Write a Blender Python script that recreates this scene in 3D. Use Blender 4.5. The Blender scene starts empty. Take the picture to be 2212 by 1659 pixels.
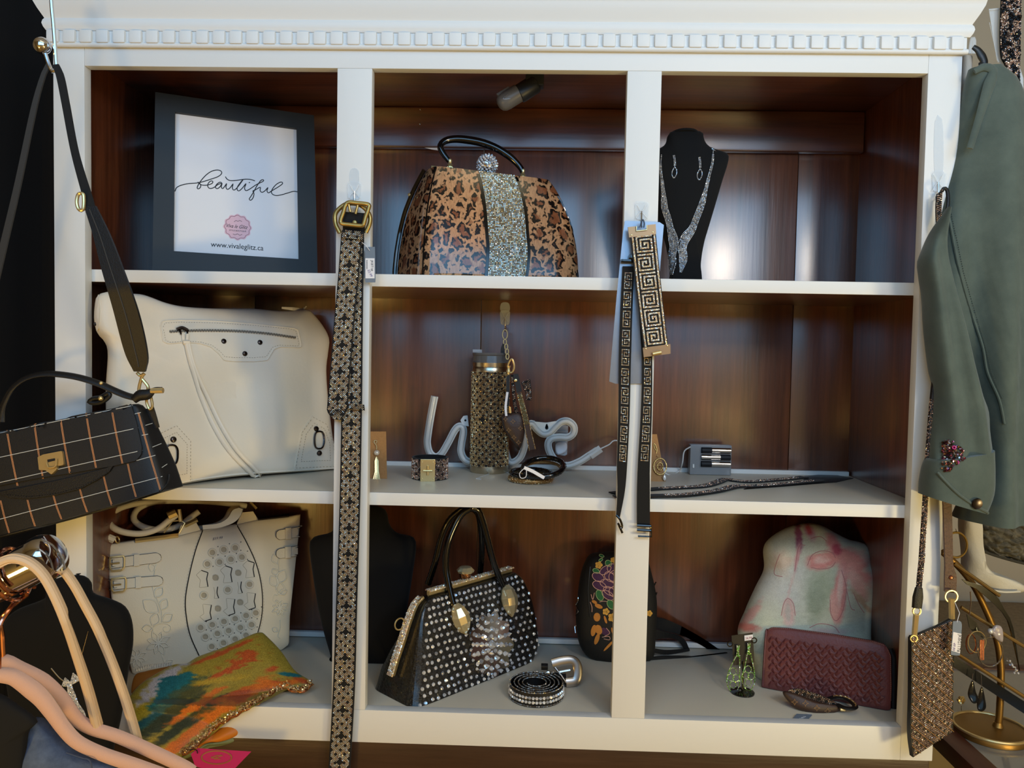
import bpy, bmesh, math, random
import numpy as np
from mathutils import Vector, Matrix, noise
from mathutils.bvhtree import BVHTree
random.seed(7); rng = np.random.default_rng(7)
SC = bpy.context.scene
COL = SC.collection
# ------------------------------------------------------------------ camera
FW, FH, FPX = 2212, 1659, 1700.0
CAMP = np.array([0.7834, -1.2651, 0.6517]); YAW, PITCH, ROLL = -0.0278, 0.0432, 0.0190
_f = np.array([math.sin(YAW)*math.cos(PITCH), math.cos(YAW)*math.cos(PITCH), -math.sin(PITCH)])
_r0 = np.array([math.cos(YAW), -math.sin(YAW), 0.0]); _u0 = np.cross(_r0, _f)
_r = _r0*math.cos(ROLL)+_u0*math.sin(ROLL); _u = -_r0*math.sin(ROLL)+_u0*math.cos(ROLL)
cam = bpy.data.cameras.new('camera'); camo = bpy.data.objects.new('camera', cam); COL.objects.link(camo)
cam.sensor_width = 36; cam.lens = FPX/FW*36; cam.clip_start = .02
M = Matrix([[_r[i], _u[i], -_f[i], CAMP[i]] for i in range(3)]+[[0, 0, 0, 1]])
camo.matrix_world = M; SC.camera = camo
# ------------------------------------------------------------------ world, lights, exposure
w = bpy.data.worlds.new('world'); SC.world = w; w.use_nodes = True
bg = w.node_tree.nodes['Background']; bg.inputs[0].default_value = (.95, .93, .92, 1); bg.inputs[1].default_value = .1
SC.view_settings.view_transform = 'Standard'; SC.view_settings.look = 'None'
SC.view_settings.exposure = -.06; SC.view_settings.gamma = 1; SC.view_settings.use_curve_mapping = False
SC.cycles.adaptive_threshold = .02; SC.cycles.max_bounces = 6; SC.cycles.diffuse_bounces = 3; SC.cycles.glossy_bounces = 3; SC.cycles.transmission_bounces = 5; SC.cycles.caustics_reflective = False; SC.cycles.caustics_refractive = False
def area(name, loc, target, sx, sy, power, col):
    l = bpy.data.lights.new(name, 'AREA'); l.shape = 'RECTANGLE'; l.size = sx; l.size_y = sy; l.energy = power; l.color = col
    o = bpy.data.objects.new(name, l); COL.objects.link(o); o.location = loc
    o.rotation_euler = (Vector(target)-Vector(loc)).to_track_quat('-Z', 'Y').to_euler(); return o
area('shop_window_daylight', (1.5, -3.1, 1.7), (1.4, 0, 1.3), 4.4, 2.2, 112, (.27, .60, 1.0))
area('warm_overhead_fill', (.9, -1.35, 2.26), (.9, -1.2, 0), 1.6, .4, 4, (1.0, .86, .52))  # added warm fill from above for the shelf tops, no known fixture
area('wide_warm_panel', (1.15, -1.66, 1.32), (1.0, 0, .9), 2.1, .34, 1.0, (1.0, .84, .62))  # wide warm panel added for the sheen on the top-row walnut
area('pendant_lamp', (1.70, -1.64, 1.28), (1.2, .3, .9), .22, .26, 7.0, (1.0, .84, .66))
def spot(name, loc, power, rad, col):
    l = bpy.data.lights.new(name, 'POINT'); l.energy = power; l.shadow_soft_size = rad; l.color = col
    o = bpy.data.objects.new(name, l); COL.objects.link(o); o.location = loc
spot('right_shop_lamp', (2.2, -1.3, .0), 41, .12, (1.0, .78, .34))
spot('left_shop_lamp', (-.3, -1.3, .0), 21.5, .12, (1.0, .64, .16))
# ------------------------------------------------------------------ projection helpers
def ray(px, py):
    v = _f+_r*((px-FW/2)/FPX)-_u*((py-FH/2)/FPX); return v/np.linalg.norm(v)
def P(px, py, y):
    v = ray(px, py); return CAMP+v*((y-CAMP[1])/v[1])
def PZ(px, py, z):
    v = ray(px, py); return CAMP+v*((z-CAMP[2])/v[2])
def m_px(y): return (y-CAMP[1])/FPX          # metres covered by one pixel at depth y
def cr(x0, y0, s):                            # measured-crop coordinates -> frame pixels
    return lambda *p: [(x0+a/s, y0+b/s) for a, b in p]
C1, C2, C3, C4 = cr(0, 0, 3.95), cr(0, 400, 3.95), cr(0, 800, 3.95), cr(0, 1200, 3.614)
C5, C6, C7, C8 = cr(320, 180, 3.77), cr(200, 600, 3.4556), cr(200, 1070, 4.046), cr(260, 1330, 4.608)
D1, D2, D3, D4 = cr(840, 260, 4.609), cr(690, 360, 4.88), cr(690, 680, 3.952), cr(880, 640, 3.77)
D5, D6, D7, D8 = cr(780, 1080, 3.457), cr(1310, 420, 4.606), cr(1310, 740, 3.769), cr(1400, 260, 4.364)
E1, E2, E3, E4 = cr(1230, 1170, 5.53), cr(1540, 1110, 3.457), cr(1390, 920, 3.881), cr(1940, 340, 3.949)
E5, E6, E7, E8 = cr(1940, 760, 3.607), cr(1940, 1180, 3.463), cr(1960, 0, 4.147), cr(1000, 130, 8.296)
class Panel:
    def __init__(s, a, b, c):
        s.o = np.array(a, float); n = np.cross(np.array(b)-a, np.array(c)-a); n = n/np.linalg.norm(n)
        if n@(CAMP-s.o) < 0: n = -n
        s.n = n
    def hit(s, px, py):
        v = ray(px, py); return CAMP+v*(((s.o-CAMP)@s.n)/(v@s.n))
def YP(y): return Panel((0, y, 0), (1, y, 0), (0, y, 1))
# ------------------------------------------------------------------ curves
def chord(p):
    p = np.array(p, float); d = np.r_[0, np.cumsum(np.linalg.norm(np.diff(p, axis=0), axis=1))]; return p, d/max(d[-1], 1e-12)
def lin(p, n, closed=False):
    p = [tuple(q) for q in p]
    if closed: p = p+[p[0]]
    p, d = chord(p); t = np.linspace(0, 1, n+1)[:-1] if closed else np.linspace(0, 1, n)
    return np.stack([np.interp(t, d, p[:, k]) for k in range(p.shape[1])], 1)
def spl(p, n, closed=False):
    p = np.array(p, float)
    if len(p) < 3: return lin(p, n, closed)
    if closed: q = np.vstack([p[-1], p, p[0], p[1]])
    else: q = np.vstack([2*p[0]-p[1], p, 2*p[-1]-p[-2]])
    out = []
    for i in range(len(q)-3):
        a, b, c, d = q[i:i+4]
        for t in np.linspace(0, 1, 12, endpoint=False):
            out.append(.5*((2*b)+(c-a)*t+(2*a-5*b+4*c-d)*t*t+(3*b-a-3*c+d)*t**3))
    if not closed: out.append(q[-2])
    return lin(out, n, closed)
def unit(v):
    v = np.array(v, float); return v/max(np.linalg.norm(v), 1e-12)
# ------------------------------------------------------------------ shapes -> (verts, faces)
def join(*ms):
    V, F, o = [], [], 0
    for v, f in ms:
        v = np.array(v, float).reshape(-1, 3); V.append(v); F += [tuple(i+o for i in q) for q in f]; o += len(v)
    return np.vstack(V), F
def box(x0, x1, y0, y1, z0, z1, b=0.0):
    bm = bmesh.new(); bmesh.ops.create_cube(bm, size=1)
    for v in bm.verts: v.co = ((x0+x1)/2+v.co.x*(x1-x0), (y0+y1)/2+v.co.y*(y1-y0), (z0+z1)/2+v.co.z*(z1-z0))
    if b: bmesh.ops.bevel(bm, geom=bm.edges[:], offset=b, segments=2, affect='EDGES', profile=.6)
    return frombm(bm)
def frombm(bm):
    bm.verts.index_update(); v = np.array([p.co[:] for p in bm.verts]); f = [tuple(q.index for q in p.verts) for p in bm.faces]; bm.free(); return v, f
def obox(c, ax, ay, az, b=0.0):               # oriented box: centre, three half-vectors
    v, f = box(-1, 1, -1, 1, -1, 1, b); A = np.array([ax, ay, az], float); return np.array(c)+v@A, f
def grid_faces(n, m, cu=False):
    F = []
    for i in range(n-1):
        for j in range(m if cu else m-1):
            j2 = (j+1) % m; F.append((i*m+j, i*m+j2, (i+1)*m+j2, (i+1)*m+j))
    return F
def frames(p, closed=False, hint=None):
    p = np.array(p, float)
    t = np.roll(p, -1, 0)-np.roll(p, 1, 0) if closed else np.gradient(p, axis=0)
    t = t/np.maximum(np.linalg.norm(t, axis=1), 1e-12)[:, None]
    n = np.zeros_like(p); a = np.array(hint if hint is not None else (0, -1, 0), float)
    if hint is None and abs(a@t[0]) > .9: a = np.array([0, 0, 1.])
    for i in range(len(p)):
        a = np.array(hint, float) if hint is not None else a
        v = a-t[i]*(a@t[i])
        if np.linalg.norm(v) < 1e-6: v = np.cross(t[i], (0, 0, 1.))+1e-9
        n[i] = unit(v); a = n[i]
    return t, n, np.cross(t, n)
def tube(p, r, seg=8, closed=False, flat=1.0, hint=None):
    p = np.array(p, float); t, n, b = frames(p, closed, hint); r = np.broadcast_to(np.array(r, float), (len(p),)) if np.ndim(r) == 0 else np.interp(np.linspace(0, 1, len(p)), np.linspace(0, 1, len(r)), r)
    a = np.linspace(0, 2*math.pi, seg, endpoint=False)
    V = (p[:, None]+r[:, None, None]*(np.cos(a)[None, :, None]*b[:, None]+flat*np.sin(a)[None, :, None]*n[:, None])).reshape(-1, 3)
    F = grid_faces(len(p), seg, True)
    if closed:
        k = (len(p)-1)*seg; F += [(k+j, k+(j+1) % seg, (j+1) % seg, j) for j in range(seg)]
    else:
        F += [tuple(range(seg))[::-1], tuple((len(p)-1)*seg+j for j in range(seg))]
    return V, F
def torus(c, R, r, n, seg=32, k=8, sq=1.0, up=None):
    n = unit(n); u = unit(np.cross(n, (0, 0, 1) if abs(n[2]) < .9 else (0, 1, 0))); v = np.cross(n, u)
    a = np.linspace(0, 2*math.pi, seg, endpoint=False)
    return tube([np.array(c)+R*(math.cos(x)*u+sq*math.sin(x)*v) for x in a], r, k, True, hint=n)
def lathe(prof, c, ax=(0, 0, 1), seg=32):
    ax = unit(ax); u = unit(np.cross(ax, (0, 1, 0) if abs(ax[1]) < .9 else (1, 0, 0))); v = np.cross(ax, u)
    a = np.linspace(0, 2*math.pi, seg, endpoint=False); c = np.array(c, float)
    V = np.array([c+h*ax+r*(math.cos(x)*u+math.sin(x)*v) for r, h in prof for x in a]); F = grid_faces(len(prof), seg, True)
    F += [tuple(range(seg))[::-1], tuple((len(prof)-1)*seg+j for j in range(seg))]
    return V, F
def ball(c, r, k=10): return lathe([(max(r*math.sin(t), 1e-5), -r*math.cos(t)) for t in np.linspace(0, math.pi, k)], c, seg=2*k-4)
def stud(pos, nrm, r, k=10, hh=.6): return lathe([(r, -r*.2), (r, r*.1), (r*.75, r*hh*.8), (r*.3, r*hh)], pos, nrm, k)
class Band:                                    # a strap between a left and a right edge traced at depth y
    def __init__(s, L, R, y, n=40, smooth=True, plane=None, lift=0.0):
        fn = spl if smooth else lin
        L = fn(L, n); R = fn(R, n); ys = np.interp(np.linspace(0, 1, n), np.linspace(0, 1, np.size(y)), np.atleast_1d(y))
        hit = (lambda p, yy: plane.hit(*p)+plane.n*lift) if plane else (lambda p, yy: P(p[0], p[1], yy))
        s.L = np.array([hit(p, q) for p, q in zip(L, ys)]); s.R = np.array([hit(p, q) for p, q in zip(R, ys)]); s.n = n
        t = np.gradient((s.L+s.R)/2, axis=0); nn = np.cross(s.R-s.L, t)
        nn /= np.maximum(np.linalg.norm(nn, axis=1), 1e-12)[:, None]
        sg = np.sign(np.sum(nn*(CAMP-s.L), axis=1))[:, None]; s.N = nn*sg
        s.length = np.sum(np.linalg.norm(np.diff((s.L+s.R)/2, axis=0), axis=1)); s.width = np.mean(np.linalg.norm(s.R-s.L, axis=1))
    def mesh(s, th):
        V = np.stack([s.L, s.R, s.R-s.N*th, s.L-s.N*th], 1).reshape(-1, 3); F = grid_faces(s.n, 4, True)
        return V, F+[(3, 2, 1, 0), tuple((s.n-1)*4+j for j in range(4))]
    def ev(s, a, b):                           # a along 0..1, b across 0..1 (arrays)
        i = np.clip(np.array(a)*(s.n-1), 0, s.n-1.001); k = i.astype(int); f = (i-k)[:, None]
        l = s.L[k]*(1-f)+s.L[k+1]*f; r = s.R[k]*(1-f)+s.R[k+1]*f; N = s.N[k]*(1-f)+s.N[k+1]*f
        b = np.array(b)[:, None]; return l*(1-b)+r*b, N
def strip(c, wpx, y, n=40, smooth=True, **k):  # the same from a centre line and widths in pixels
    q = (spl if smooth else lin)(c, n); wv = np.interp(np.linspace(0, 1, n), np.linspace(0, 1, np.size(wpx)), np.atleast_1d(wpx))
    t = np.gradient(q, axis=0); t /= np.linalg.norm(t, axis=1)[:, None]; nn = np.stack([-t[:, 1], t[:, 0]], 1)
    return Band(q+nn*wv[:, None]/2, q-nn*wv[:, None]/2, y, n, False, **k)
def inflate(pl, out, Tf, Tb, k=2.5, rings=9, n=96, cen=None, bump=None, zmin=None, smooth=True, ymax=None, ymin=None):
    o = (spl if smooth else lin)(out, n, True); p = np.array([pl.hit(*q) for q in o]); c = pl.hit(*cen) if cen else p.mean(0)
    S = [math.sin(math.pi/2*j/rings) for j in range(rings+1)]; V = []
    for T, sg in ((Tf, 1), (Tb, -1)):
        for s in (S[1:] if sg > 0 else S[1:-1]):
            h = T*(max(0, 1-s**k))**(1/k); q = c+s*(p-c)+sg*pl.n*h
            if bump:
                q = q+pl.n*(np.array([noise.noise(Vector(x*bump[1])) for x in q])*bump[0]*min(1, (1-s**3)*2))[:, None]
            V.append(q)
    front, back = V[:rings], V[rings:]
    nb = (lambda sg: pl.n*noise.noise(Vector((c+sg*pl.n*(Tf if sg > 0 else Tb))*bump[1]))*bump[0]) if bump else (lambda sg: 0)
    seq = [c[None]+pl.n*Tf+nb(1)]+front+back[::-1]+[c[None]-pl.n*Tb+nb(-1)]
    F = [(0, 1+j, 1+(j+1) % n) for j in range(n)]; R = len(front)+len(back)
    F += [tuple(1+x for x in q) for q in grid_faces(R, n, True)]
    e = 1+R*n; F += [(e, 1+(R-1)*n+(j+1) % n, 1+(R-1)*n+j) for j in range(n)]
    V = np.vstack(seq)
    if zmin is not None: V[:, 2] = np.maximum(V[:, 2], zmin)
    if ymax is not None: V[:, 1] = np.minimum(V[:, 1], ymax)
    if ymin is not None: V[:, 1] = np.maximum(V[:, 1], ymin)
    return V, F
def loft_bag(pl, L, R, depth, D, e=4.0, n=48, m=26, smooth=True, zmin=None, side=None):
    fn = spl if smooth else lin; L = fn(L, m); R = fn(R, m); dv = np.interp(np.linspace(0, 1, m), np.linspace(0, 1, len(depth)), depth)
    D = unit(D); a = np.linspace(0, 2*math.pi, n, endpoint=False); V = []
    cx = np.sign(np.cos(a))*np.abs(np.cos(a))**(2/e); sy = np.sign(np.sin(a))*np.abs(np.sin(a))**(2/e)
    for l, r, d in zip(L, R, dv):
        A, B = pl.hit(*l), pl.hit(*r); C = (A+B)/2+D*d/2
        V.append(C+np.outer(cx, (B-A)/2)+np.outer(sy, D*d/2))
    top, bot = V[0].mean(0)[None], V[-1].mean(0)[None]
    F = [(0, 1+(j+1) % n, 1+j) for j in range(n)]+[tuple(1+x for x in q) for q in grid_faces(m, n, True)]
    e_ = 1+m*n; F += [(e_, 1+(m-1)*n+j, 1+(m-1)*n+(j+1) % n) for j in range(n)]
    V = np.vstack([top]+V+[bot])
    if zmin is not None: V[:, 2] = np.maximum(V[:, 2], zmin)
    return V, F
def bvh(*ms):
    v, f = join(*ms); return BVHTree.FromPolygons([Vector(x) for x in v], f)
def hit(b, px, py, h=0.0):
    d = ray(px, py); l, n, i, q = b.ray_cast(Vector(CAMP), Vector(d))
    if l is None:
        best = None
        for t in np.linspace(.7, 2.0, 40):
            c = Vector(CAMP+d*t); l2, n2, i2, dd = b.find_nearest(c)
            if best is None or dd < best[0]: best = (dd, l2, n2)
        _, l, n = best
    n = np.array(n); n = -n if n@d > 0 else n
    return np.array(l)+n*h, n
def patch_on(b, out, h, rings=5, n=72, cen=None, smooth=False, edge=None):
    o = (spl if smooth else lin)(out, n, True); c = np.array(cen if cen else o.mean(0)); V = [hit(b, *c, h)[0]]
    for j in range(1, rings+1):
        s = j/rings; V += [hit(b, *(c+s*(q-c)), h)[0] for q in o]
    V += [hit(b, *q, -.0015)[0] for q in o]
    F = [(0, 1+j, 1+(j+1) % n) for j in range(n)]+[tuple(1+x for x in q) for q in grid_faces(rings+1, n, True)]
    return np.array(V), F
def tube_on(b, pts, r, n=None, h=None, smooth=True, seg=6, closed=False, flat=1.0):
    n = n or max(8, len(pts)*6); q = (spl if smooth else lin)(pts, n, closed); H = [hit(b, *x, r*.4 if h is None else h) for x in q]
    return tube([x[0] for x in H], r, seg, closed, flat, hint=np.mean([x[1] for x in H], 0) if flat != 1 else None)
def dashes_on(b, pts, n, r=.00035, h=.0006, duty=.6, closed=False):
    q = lin(pts, n*2+1, closed); ms = []
    for i in range(0, len(q)-1, 2):
        a = hit(b, *q[i], h)[0]; c = hit(b, *q[i+1], h)[0]; ms.append(tube([a, c], r, 4))
    return join(*ms)
def gems(pos, nrm, r, k=4, hh=.55, top=.5, tilt=.25, spin=True):
    pos = np.array(pos, float); N = len(pos); nrm = np.broadcast_to(np.array(nrm, float), (N, 3)); r = np.broadcast_to(np.array(r, float), (N,))
    a = np.where(np.abs(nrm[:, 2:3]) < .9, np.array([[0, 0, 1.]]), np.array([[1., 0, 0]])); u = np.cross(nrm, a); u /= np.linalg.norm(u, axis=1)[:, None]; v = np.cross(nrm, u)
    ph = rng.random(N)*(6.28 if spin else 0); V = np.zeros((N, 2*k, 3)); tl = rng.normal(0, tilt, (N, 2))
    for j in range(k):
        x = np.cos(ph+2*math.pi*j/k)[:, None]; y = np.sin(ph+2*math.pi*j/k)[:, None]
        d = x*u+y*v; V[:, j] = pos+d*r[:, None]-nrm*(r*.2)[:, None]
        V[:, k+j] = pos+d*(r*top)[:, None]+nrm*(r*hh*(1+x[:, 0]*tl[:, 0]+y[:, 0]*tl[:, 1]))[:, None]
    F = []
    for i in range(N):
        o = i*2*k; F += [(o+j, o+(j+1) % k, o+k+(j+1) % k, o+k+j) for j in range(k)]; F.append(tuple(o+k+j for j in range(k)))
    return V.reshape(-1, 3), F
def lattice(length, width, sp, big=True, per=5):  # rhinestone basket weave: returns along/across in metres
    A, B = [], []; k = int((length+width)/sp)+4; bp = per*sp*math.sqrt(2)*1.0
    for i in range(-k, k):
        for j in range(-k, k):
            s = (i+j)*sp/math.sqrt(2)*1.0; t = (i-j)*sp/math.sqrt(2)
            if 0 <= s <= length and abs(t) <= width/2:
                if i % per < 2 and j % per < 2: continue
                if big:
                    q = (s+bp) % (3*bp)-1.5*bp
                    if abs(t)+abs(q) < sp*3.0: continue
                A.append(s); B.append(t)
    return np.array(A), np.array(B)
def band_gems(bd, sp, r, big=True, margin=.06, per=5, k=4, a0=0, a1=1):
    s, t = lattice(bd.length, bd.width*(1-2*margin), sp, big, per); a = s/bd.length; b = .5+t/bd.width
    m = (a >= a0) & (a <= a1); p, N = bd.ev(a[m], b[m]); return gems(p, N, r, k)
# ------------------------------------------------------------------ materials
def lc(c):
    return tuple(((x/255)/12.92 if x/255 <= .04045 else ((x/255+.055)/1.055)**2.4) for x in c)+(1,)
MATS = {}
def mat(name, c=(200, 200, 200), rough=.5, metal=0, coat=0, bump=None, var=None, trans=0, ior=1.45, emit=None, attr=False, sheen=0, island=None, alpha=1, spec=None, streak=None, crough=.08, cior=1.5):
    if name in MATS: return MATS[name]
    m = bpy.data.materials.new(name); m.use_nodes = True; nt = m.node_tree; N, Lk = nt.nodes, nt.links; b = N['Principled BSDF']
    b.inputs['Base Color'].default_value = lc(c); b.inputs['Roughness'].default_value = rough; b.inputs['Metallic'].default_value = metal
    b.inputs['Coat Weight'].default_value = coat; b.inputs['Transmission Weight'].default_value = trans; b.inputs['IOR'].default_value = ior; b.inputs['Alpha'].default_value = alpha
    b.inputs['Coat Roughness'].default_value = crough; b.inputs['Coat IOR'].default_value = cior
    if sheen: b.inputs['Sheen Weight'].default_value = sheen; b.inputs['Sheen Roughness'].default_value = .4
    if spec is not None: b.inputs['Specular IOR Level'].default_value = spec
    tc = N.new('ShaderNodeTexCoord')
    def mapped(sc):
        mp = N.new('ShaderNodeMapping'); mp.inputs['Scale'].default_value = sc; Lk.new(tc.outputs['Object'], mp.inputs[0]); return mp.outputs[0]
    if attr:
        at = N.new('ShaderNodeAttribute'); at.attribute_name = 'Col'; Lk.new(at.outputs['Color'], b.inputs['Base Color'])
    if var or streak:                          # colour grain between c and var
        c2, sc = var if var else streak; nz = N.new('ShaderNodeTexNoise'); nz.inputs['Detail'].default_value = 6; nz.inputs['Roughness'].default_value = .65; nz.inputs['Scale'].default_value = 1
        Lk.new(mapped(sc if np.ndim(sc) else (sc,)*3), nz.inputs['Vector'])
        rp = N.new('ShaderNodeValToRGB'); rp.color_ramp.elements[0].position = .32; rp.color_ramp.elements[1].position = .68
        rp.color_ramp.elements[0].color = lc(c); rp.color_ramp.elements[1].color = lc(c2); Lk.new(nz.outputs[0], rp.inputs[0])
        if attr:
            mx = N.new('ShaderNodeMix'); mx.data_type = 'RGBA'; mx.blend_type = 'MULTIPLY'; mx.inputs[0].default_value = 1
            Lk.new(at.outputs['Color'], mx.inputs[6]); Lk.new(rp.outputs[0], mx.inputs[7]); Lk.new(mx.outputs[2], b.inputs['Base Color'])
        else: Lk.new(rp.outputs[0], b.inputs['Base Color'])
    if island:                                 # each loose stone its own tint
        g = N.new('ShaderNodeNewGeometry'); rp = N.new('ShaderNodeValToRGB'); rp.color_ramp.interpolation = 'CONSTANT'
        while len(rp.color_ramp.elements) < len(island): rp.color_ramp.elements.new(.5)
        for e, (pos, cc) in zip(rp.color_ramp.elements, island): e.position = pos; e.color = lc(cc)
        Lk.new(g.outputs['Random Per Island'], rp.inputs[0]); Lk.new(rp.outputs[0], b.inputs['Base Color'])
    if bump:
        sc, st = bump; nz = N.new('ShaderNodeTexNoise'); nz.inputs['Scale'].default_value = 1; nz.inputs['Detail'].default_value = 4
        Lk.new(mapped(sc if np.ndim(sc) else (sc,)*3), nz.inputs['Vector']); bp = N.new('ShaderNodeBump'); bp.inputs['Strength'].default_value = st; bp.inputs['Distance'].default_value = .002
        Lk.new(nz.outputs[0], bp.inputs['Height']); Lk.new(bp.outputs[0], b.inputs['Normal'])
    if emit: b.inputs['Emission Color'].default_value = lc(emit[0]); b.inputs['Emission Strength'].default_value = emit[1]
    MATS[name] = m; return m
WHITE = mat('white_paint', (226, 226, 223), .42, bump=((18, 18, 90), .10), spec=.4)
WHITEV = mat('white_paint_stile', (226, 226, 223), .42, bump=((90, 90, 14), .12), spec=.4)
WOODV = mat('walnut_vertical', (112, 60, 36), .32, coat=1, streak=((70, 35, 21), (55, 55, 3.2)), bump=((160, 160, 8), .2), crough=.22, cior=1.75, spec=.6)
WOODH = mat('walnut_horizontal', (104, 56, 36), .32, coat=.8, streak=((66, 34, 22), (3, 55, 55)), bump=((8, 160, 160), .2), crough=.25, cior=1.7, spec=.6)
BLACK = mat('black_leather', (16, 16, 17), .45, bump=(700, .25))
BLACKS = mat('black_suede', (12, 12, 13), .85, sheen=.1)
VELVET = mat('black_velvet', (5, 5, 6), .95, sheen=.03)
PATENT = mat('black_patent', (8, 8, 9), .08, coat=.6)
GOLD = mat('polished_gold', (232, 206, 146), .3, .82)
BRASS = mat('antique_brass', (172, 144, 84), .34, .85)
SILVER = mat('polished_silver', (214, 212, 210), .14, 1)
GUN = mat('gunmetal', (70, 64, 64), .25, 1)
STEEL = mat('brushed_steel', (196, 184, 160), .26, 1, bump=((4, 4, 500), .1))
GEMGOLD = mat('champagne_rhinestone', (220, 190, 140), .13, .5, island=[(0, (255, 240, 212)), (.3, (255, 255, 250)), (.5, (246, 214, 186)), (.62, (240, 212, 166)), (.88, (190, 150, 126)), (.93, (255, 250, 240))])
GEMGOLDD = mat('gold_rhinestone', (200, 160, 100), .13, .5, island=[(0, (222, 188, 128)), (.3, (252, 234, 192)), (.45, (190, 150, 100)), (.75, (150, 112, 76)), (.9, (246, 216, 164))])
GEMROSE = mat('rose_rhinestone', (190, 150, 130), .13, .5, island=[(0, (220, 186, 162)), (.3, (180, 142, 122)), (.5, (250, 232, 222)), (.62, (146, 112, 98)), (.85, (228, 196, 160))])
GEMCLR = mat('clear_rhinestone', (232, 232, 236), .08, .45, island=[(0, (236, 236, 238)), (.4, (200, 202, 206)), (.6, (255, 255, 255)), (.8, (170, 172, 178)), (.92, (214, 222, 240))])
CREAM = mat('cream_leather', (226, 214, 190), .48, bump=(420, .12))
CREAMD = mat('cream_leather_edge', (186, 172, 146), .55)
CLEAR = mat('clear_plastic', (240, 244, 246), .1, alpha=.32, coat=.5)
PAPER = mat('white_paper', (232, 230, 232), .6)
KRAFT = mat('kraft_card', (176, 132, 82), .7, var=((164, 120, 72), 300))
TAGGREY = mat('slate_tag_card', (112, 124, 138), .6)
INK = mat('black_ink', (14, 13, 18), .6)
MONO = mat('brown_canvas', (58, 40, 32), .45, bump=(500, .2))
MONOP = mat('tan_print', (128, 98, 66), .5)
def leopard():
    m = mat('leopard_patent', (190, 130, 84), .12, coat=.7); nt = m.node_tree; N, Lk = nt.nodes, nt.links; b = N['Principled BSDF']
    tc = N.new('ShaderNodeTexCoord'); mp = N.new('ShaderNodeMapping'); mp.inputs['Scale'].default_value = (1.0, .9, .85); Lk.new(tc.outputs['Object'], mp.inputs[0])
    nz = N.new('ShaderNodeTexNoise'); nz.inputs['Scale'].default_value = 85; nz.inputs['Detail'].default_value = 2; Lk.new(mp.outputs[0], nz.inputs['Vector'])
    ad = N.new('ShaderNodeMix'); ad.data_type = 'RGBA'; ad.blend_type = 'LINEAR_LIGHT'; ad.inputs[0].default_value = .010; Lk.new(mp.outputs[0], ad.inputs[6]); Lk.new(nz.outputs['Color'], ad.inputs[7])
    vo = N.new('ShaderNodeTexVoronoi'); vo.feature = 'DISTANCE_TO_EDGE'; vo.inputs['Scale'].default_value = 44; vo.inputs['Randomness'].default_value = .9; Lk.new(ad.outputs[2], vo.inputs['Vector'])
    rp = N.new('ShaderNodeValToRGB'); E = rp.color_ramp.elements; E[0].position = 0; E[0].color = (0, 0, 0, 1); E[1].position = 1; E[1].color = (0, 0, 0, 1)
    for ps, v in ((.07, 0), (.11, 1), (.24, 1), (.30, 0)):
        e = E.new(ps); e.color = (v, v, v, 1)
    Lk.new(vo.outputs['Distance'], rp.inputs[0])
    n2 = N.new('ShaderNodeTexNoise'); n2.inputs['Scale'].default_value = 95; n2.inputs['Detail'].default_value = 1; Lk.new(mp.outputs[0], n2.inputs['Vector'])
    r2 = N.new('ShaderNodeValToRGB'); r2.color_ramp.elements[0].position = .40; r2.color_ramp.elements[1].position = .45; Lk.new(n2.outputs[0], r2.inputs[0])
    mu = N.new('ShaderNodeMath'); mu.operation = 'MULTIPLY'; Lk.new(rp.outputs[0], mu.inputs[0]); Lk.new(r2.outputs[0], mu.inputs[1])
    r3 = N.new('ShaderNodeValToRGB'); r3.color_ramp.elements[0].position = .10; r3.color_ramp.elements[1].position = .26
    r3.color_ramp.elements[0].color = lc((190, 138, 96)); r3.color_ramp.elements[1].color = lc((134, 78, 48)); Lk.new(vo.outputs['Distance'], r3.inputs[0])
    m2 = N.new('ShaderNodeMapping'); m2.inputs['Scale'].default_value = (520, 520, 70); m2.inputs['Rotation'].default_value = (0, .35, 0); Lk.new(tc.outputs['Object'], m2.inputs[0])
    n3 = N.new('ShaderNodeTexNoise'); n3.inputs['Scale'].default_value = 1; n3.inputs['Detail'].default_value = 3; Lk.new(m2.outputs[0], n3.inputs['Vector'])
    hm = N.new('ShaderNodeMix'); hm.data_type = 'RGBA'; hm.blend_type = 'OVERLAY'; hm.inputs[0].default_value = .55; Lk.new(r3.outputs[0], hm.inputs[6]); Lk.new(n3.outputs[0], hm.inputs[7])
    fx = N.new('ShaderNodeMix'); fx.data_type = 'RGBA'; fx.inputs[7].default_value = lc((20, 14, 12)); Lk.new(mu.outputs[0], fx.inputs[0]); Lk.new(hm.outputs[2], fx.inputs[6]); Lk.new(fx.outputs[2], b.inputs['Base Color'])
    return m
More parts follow.
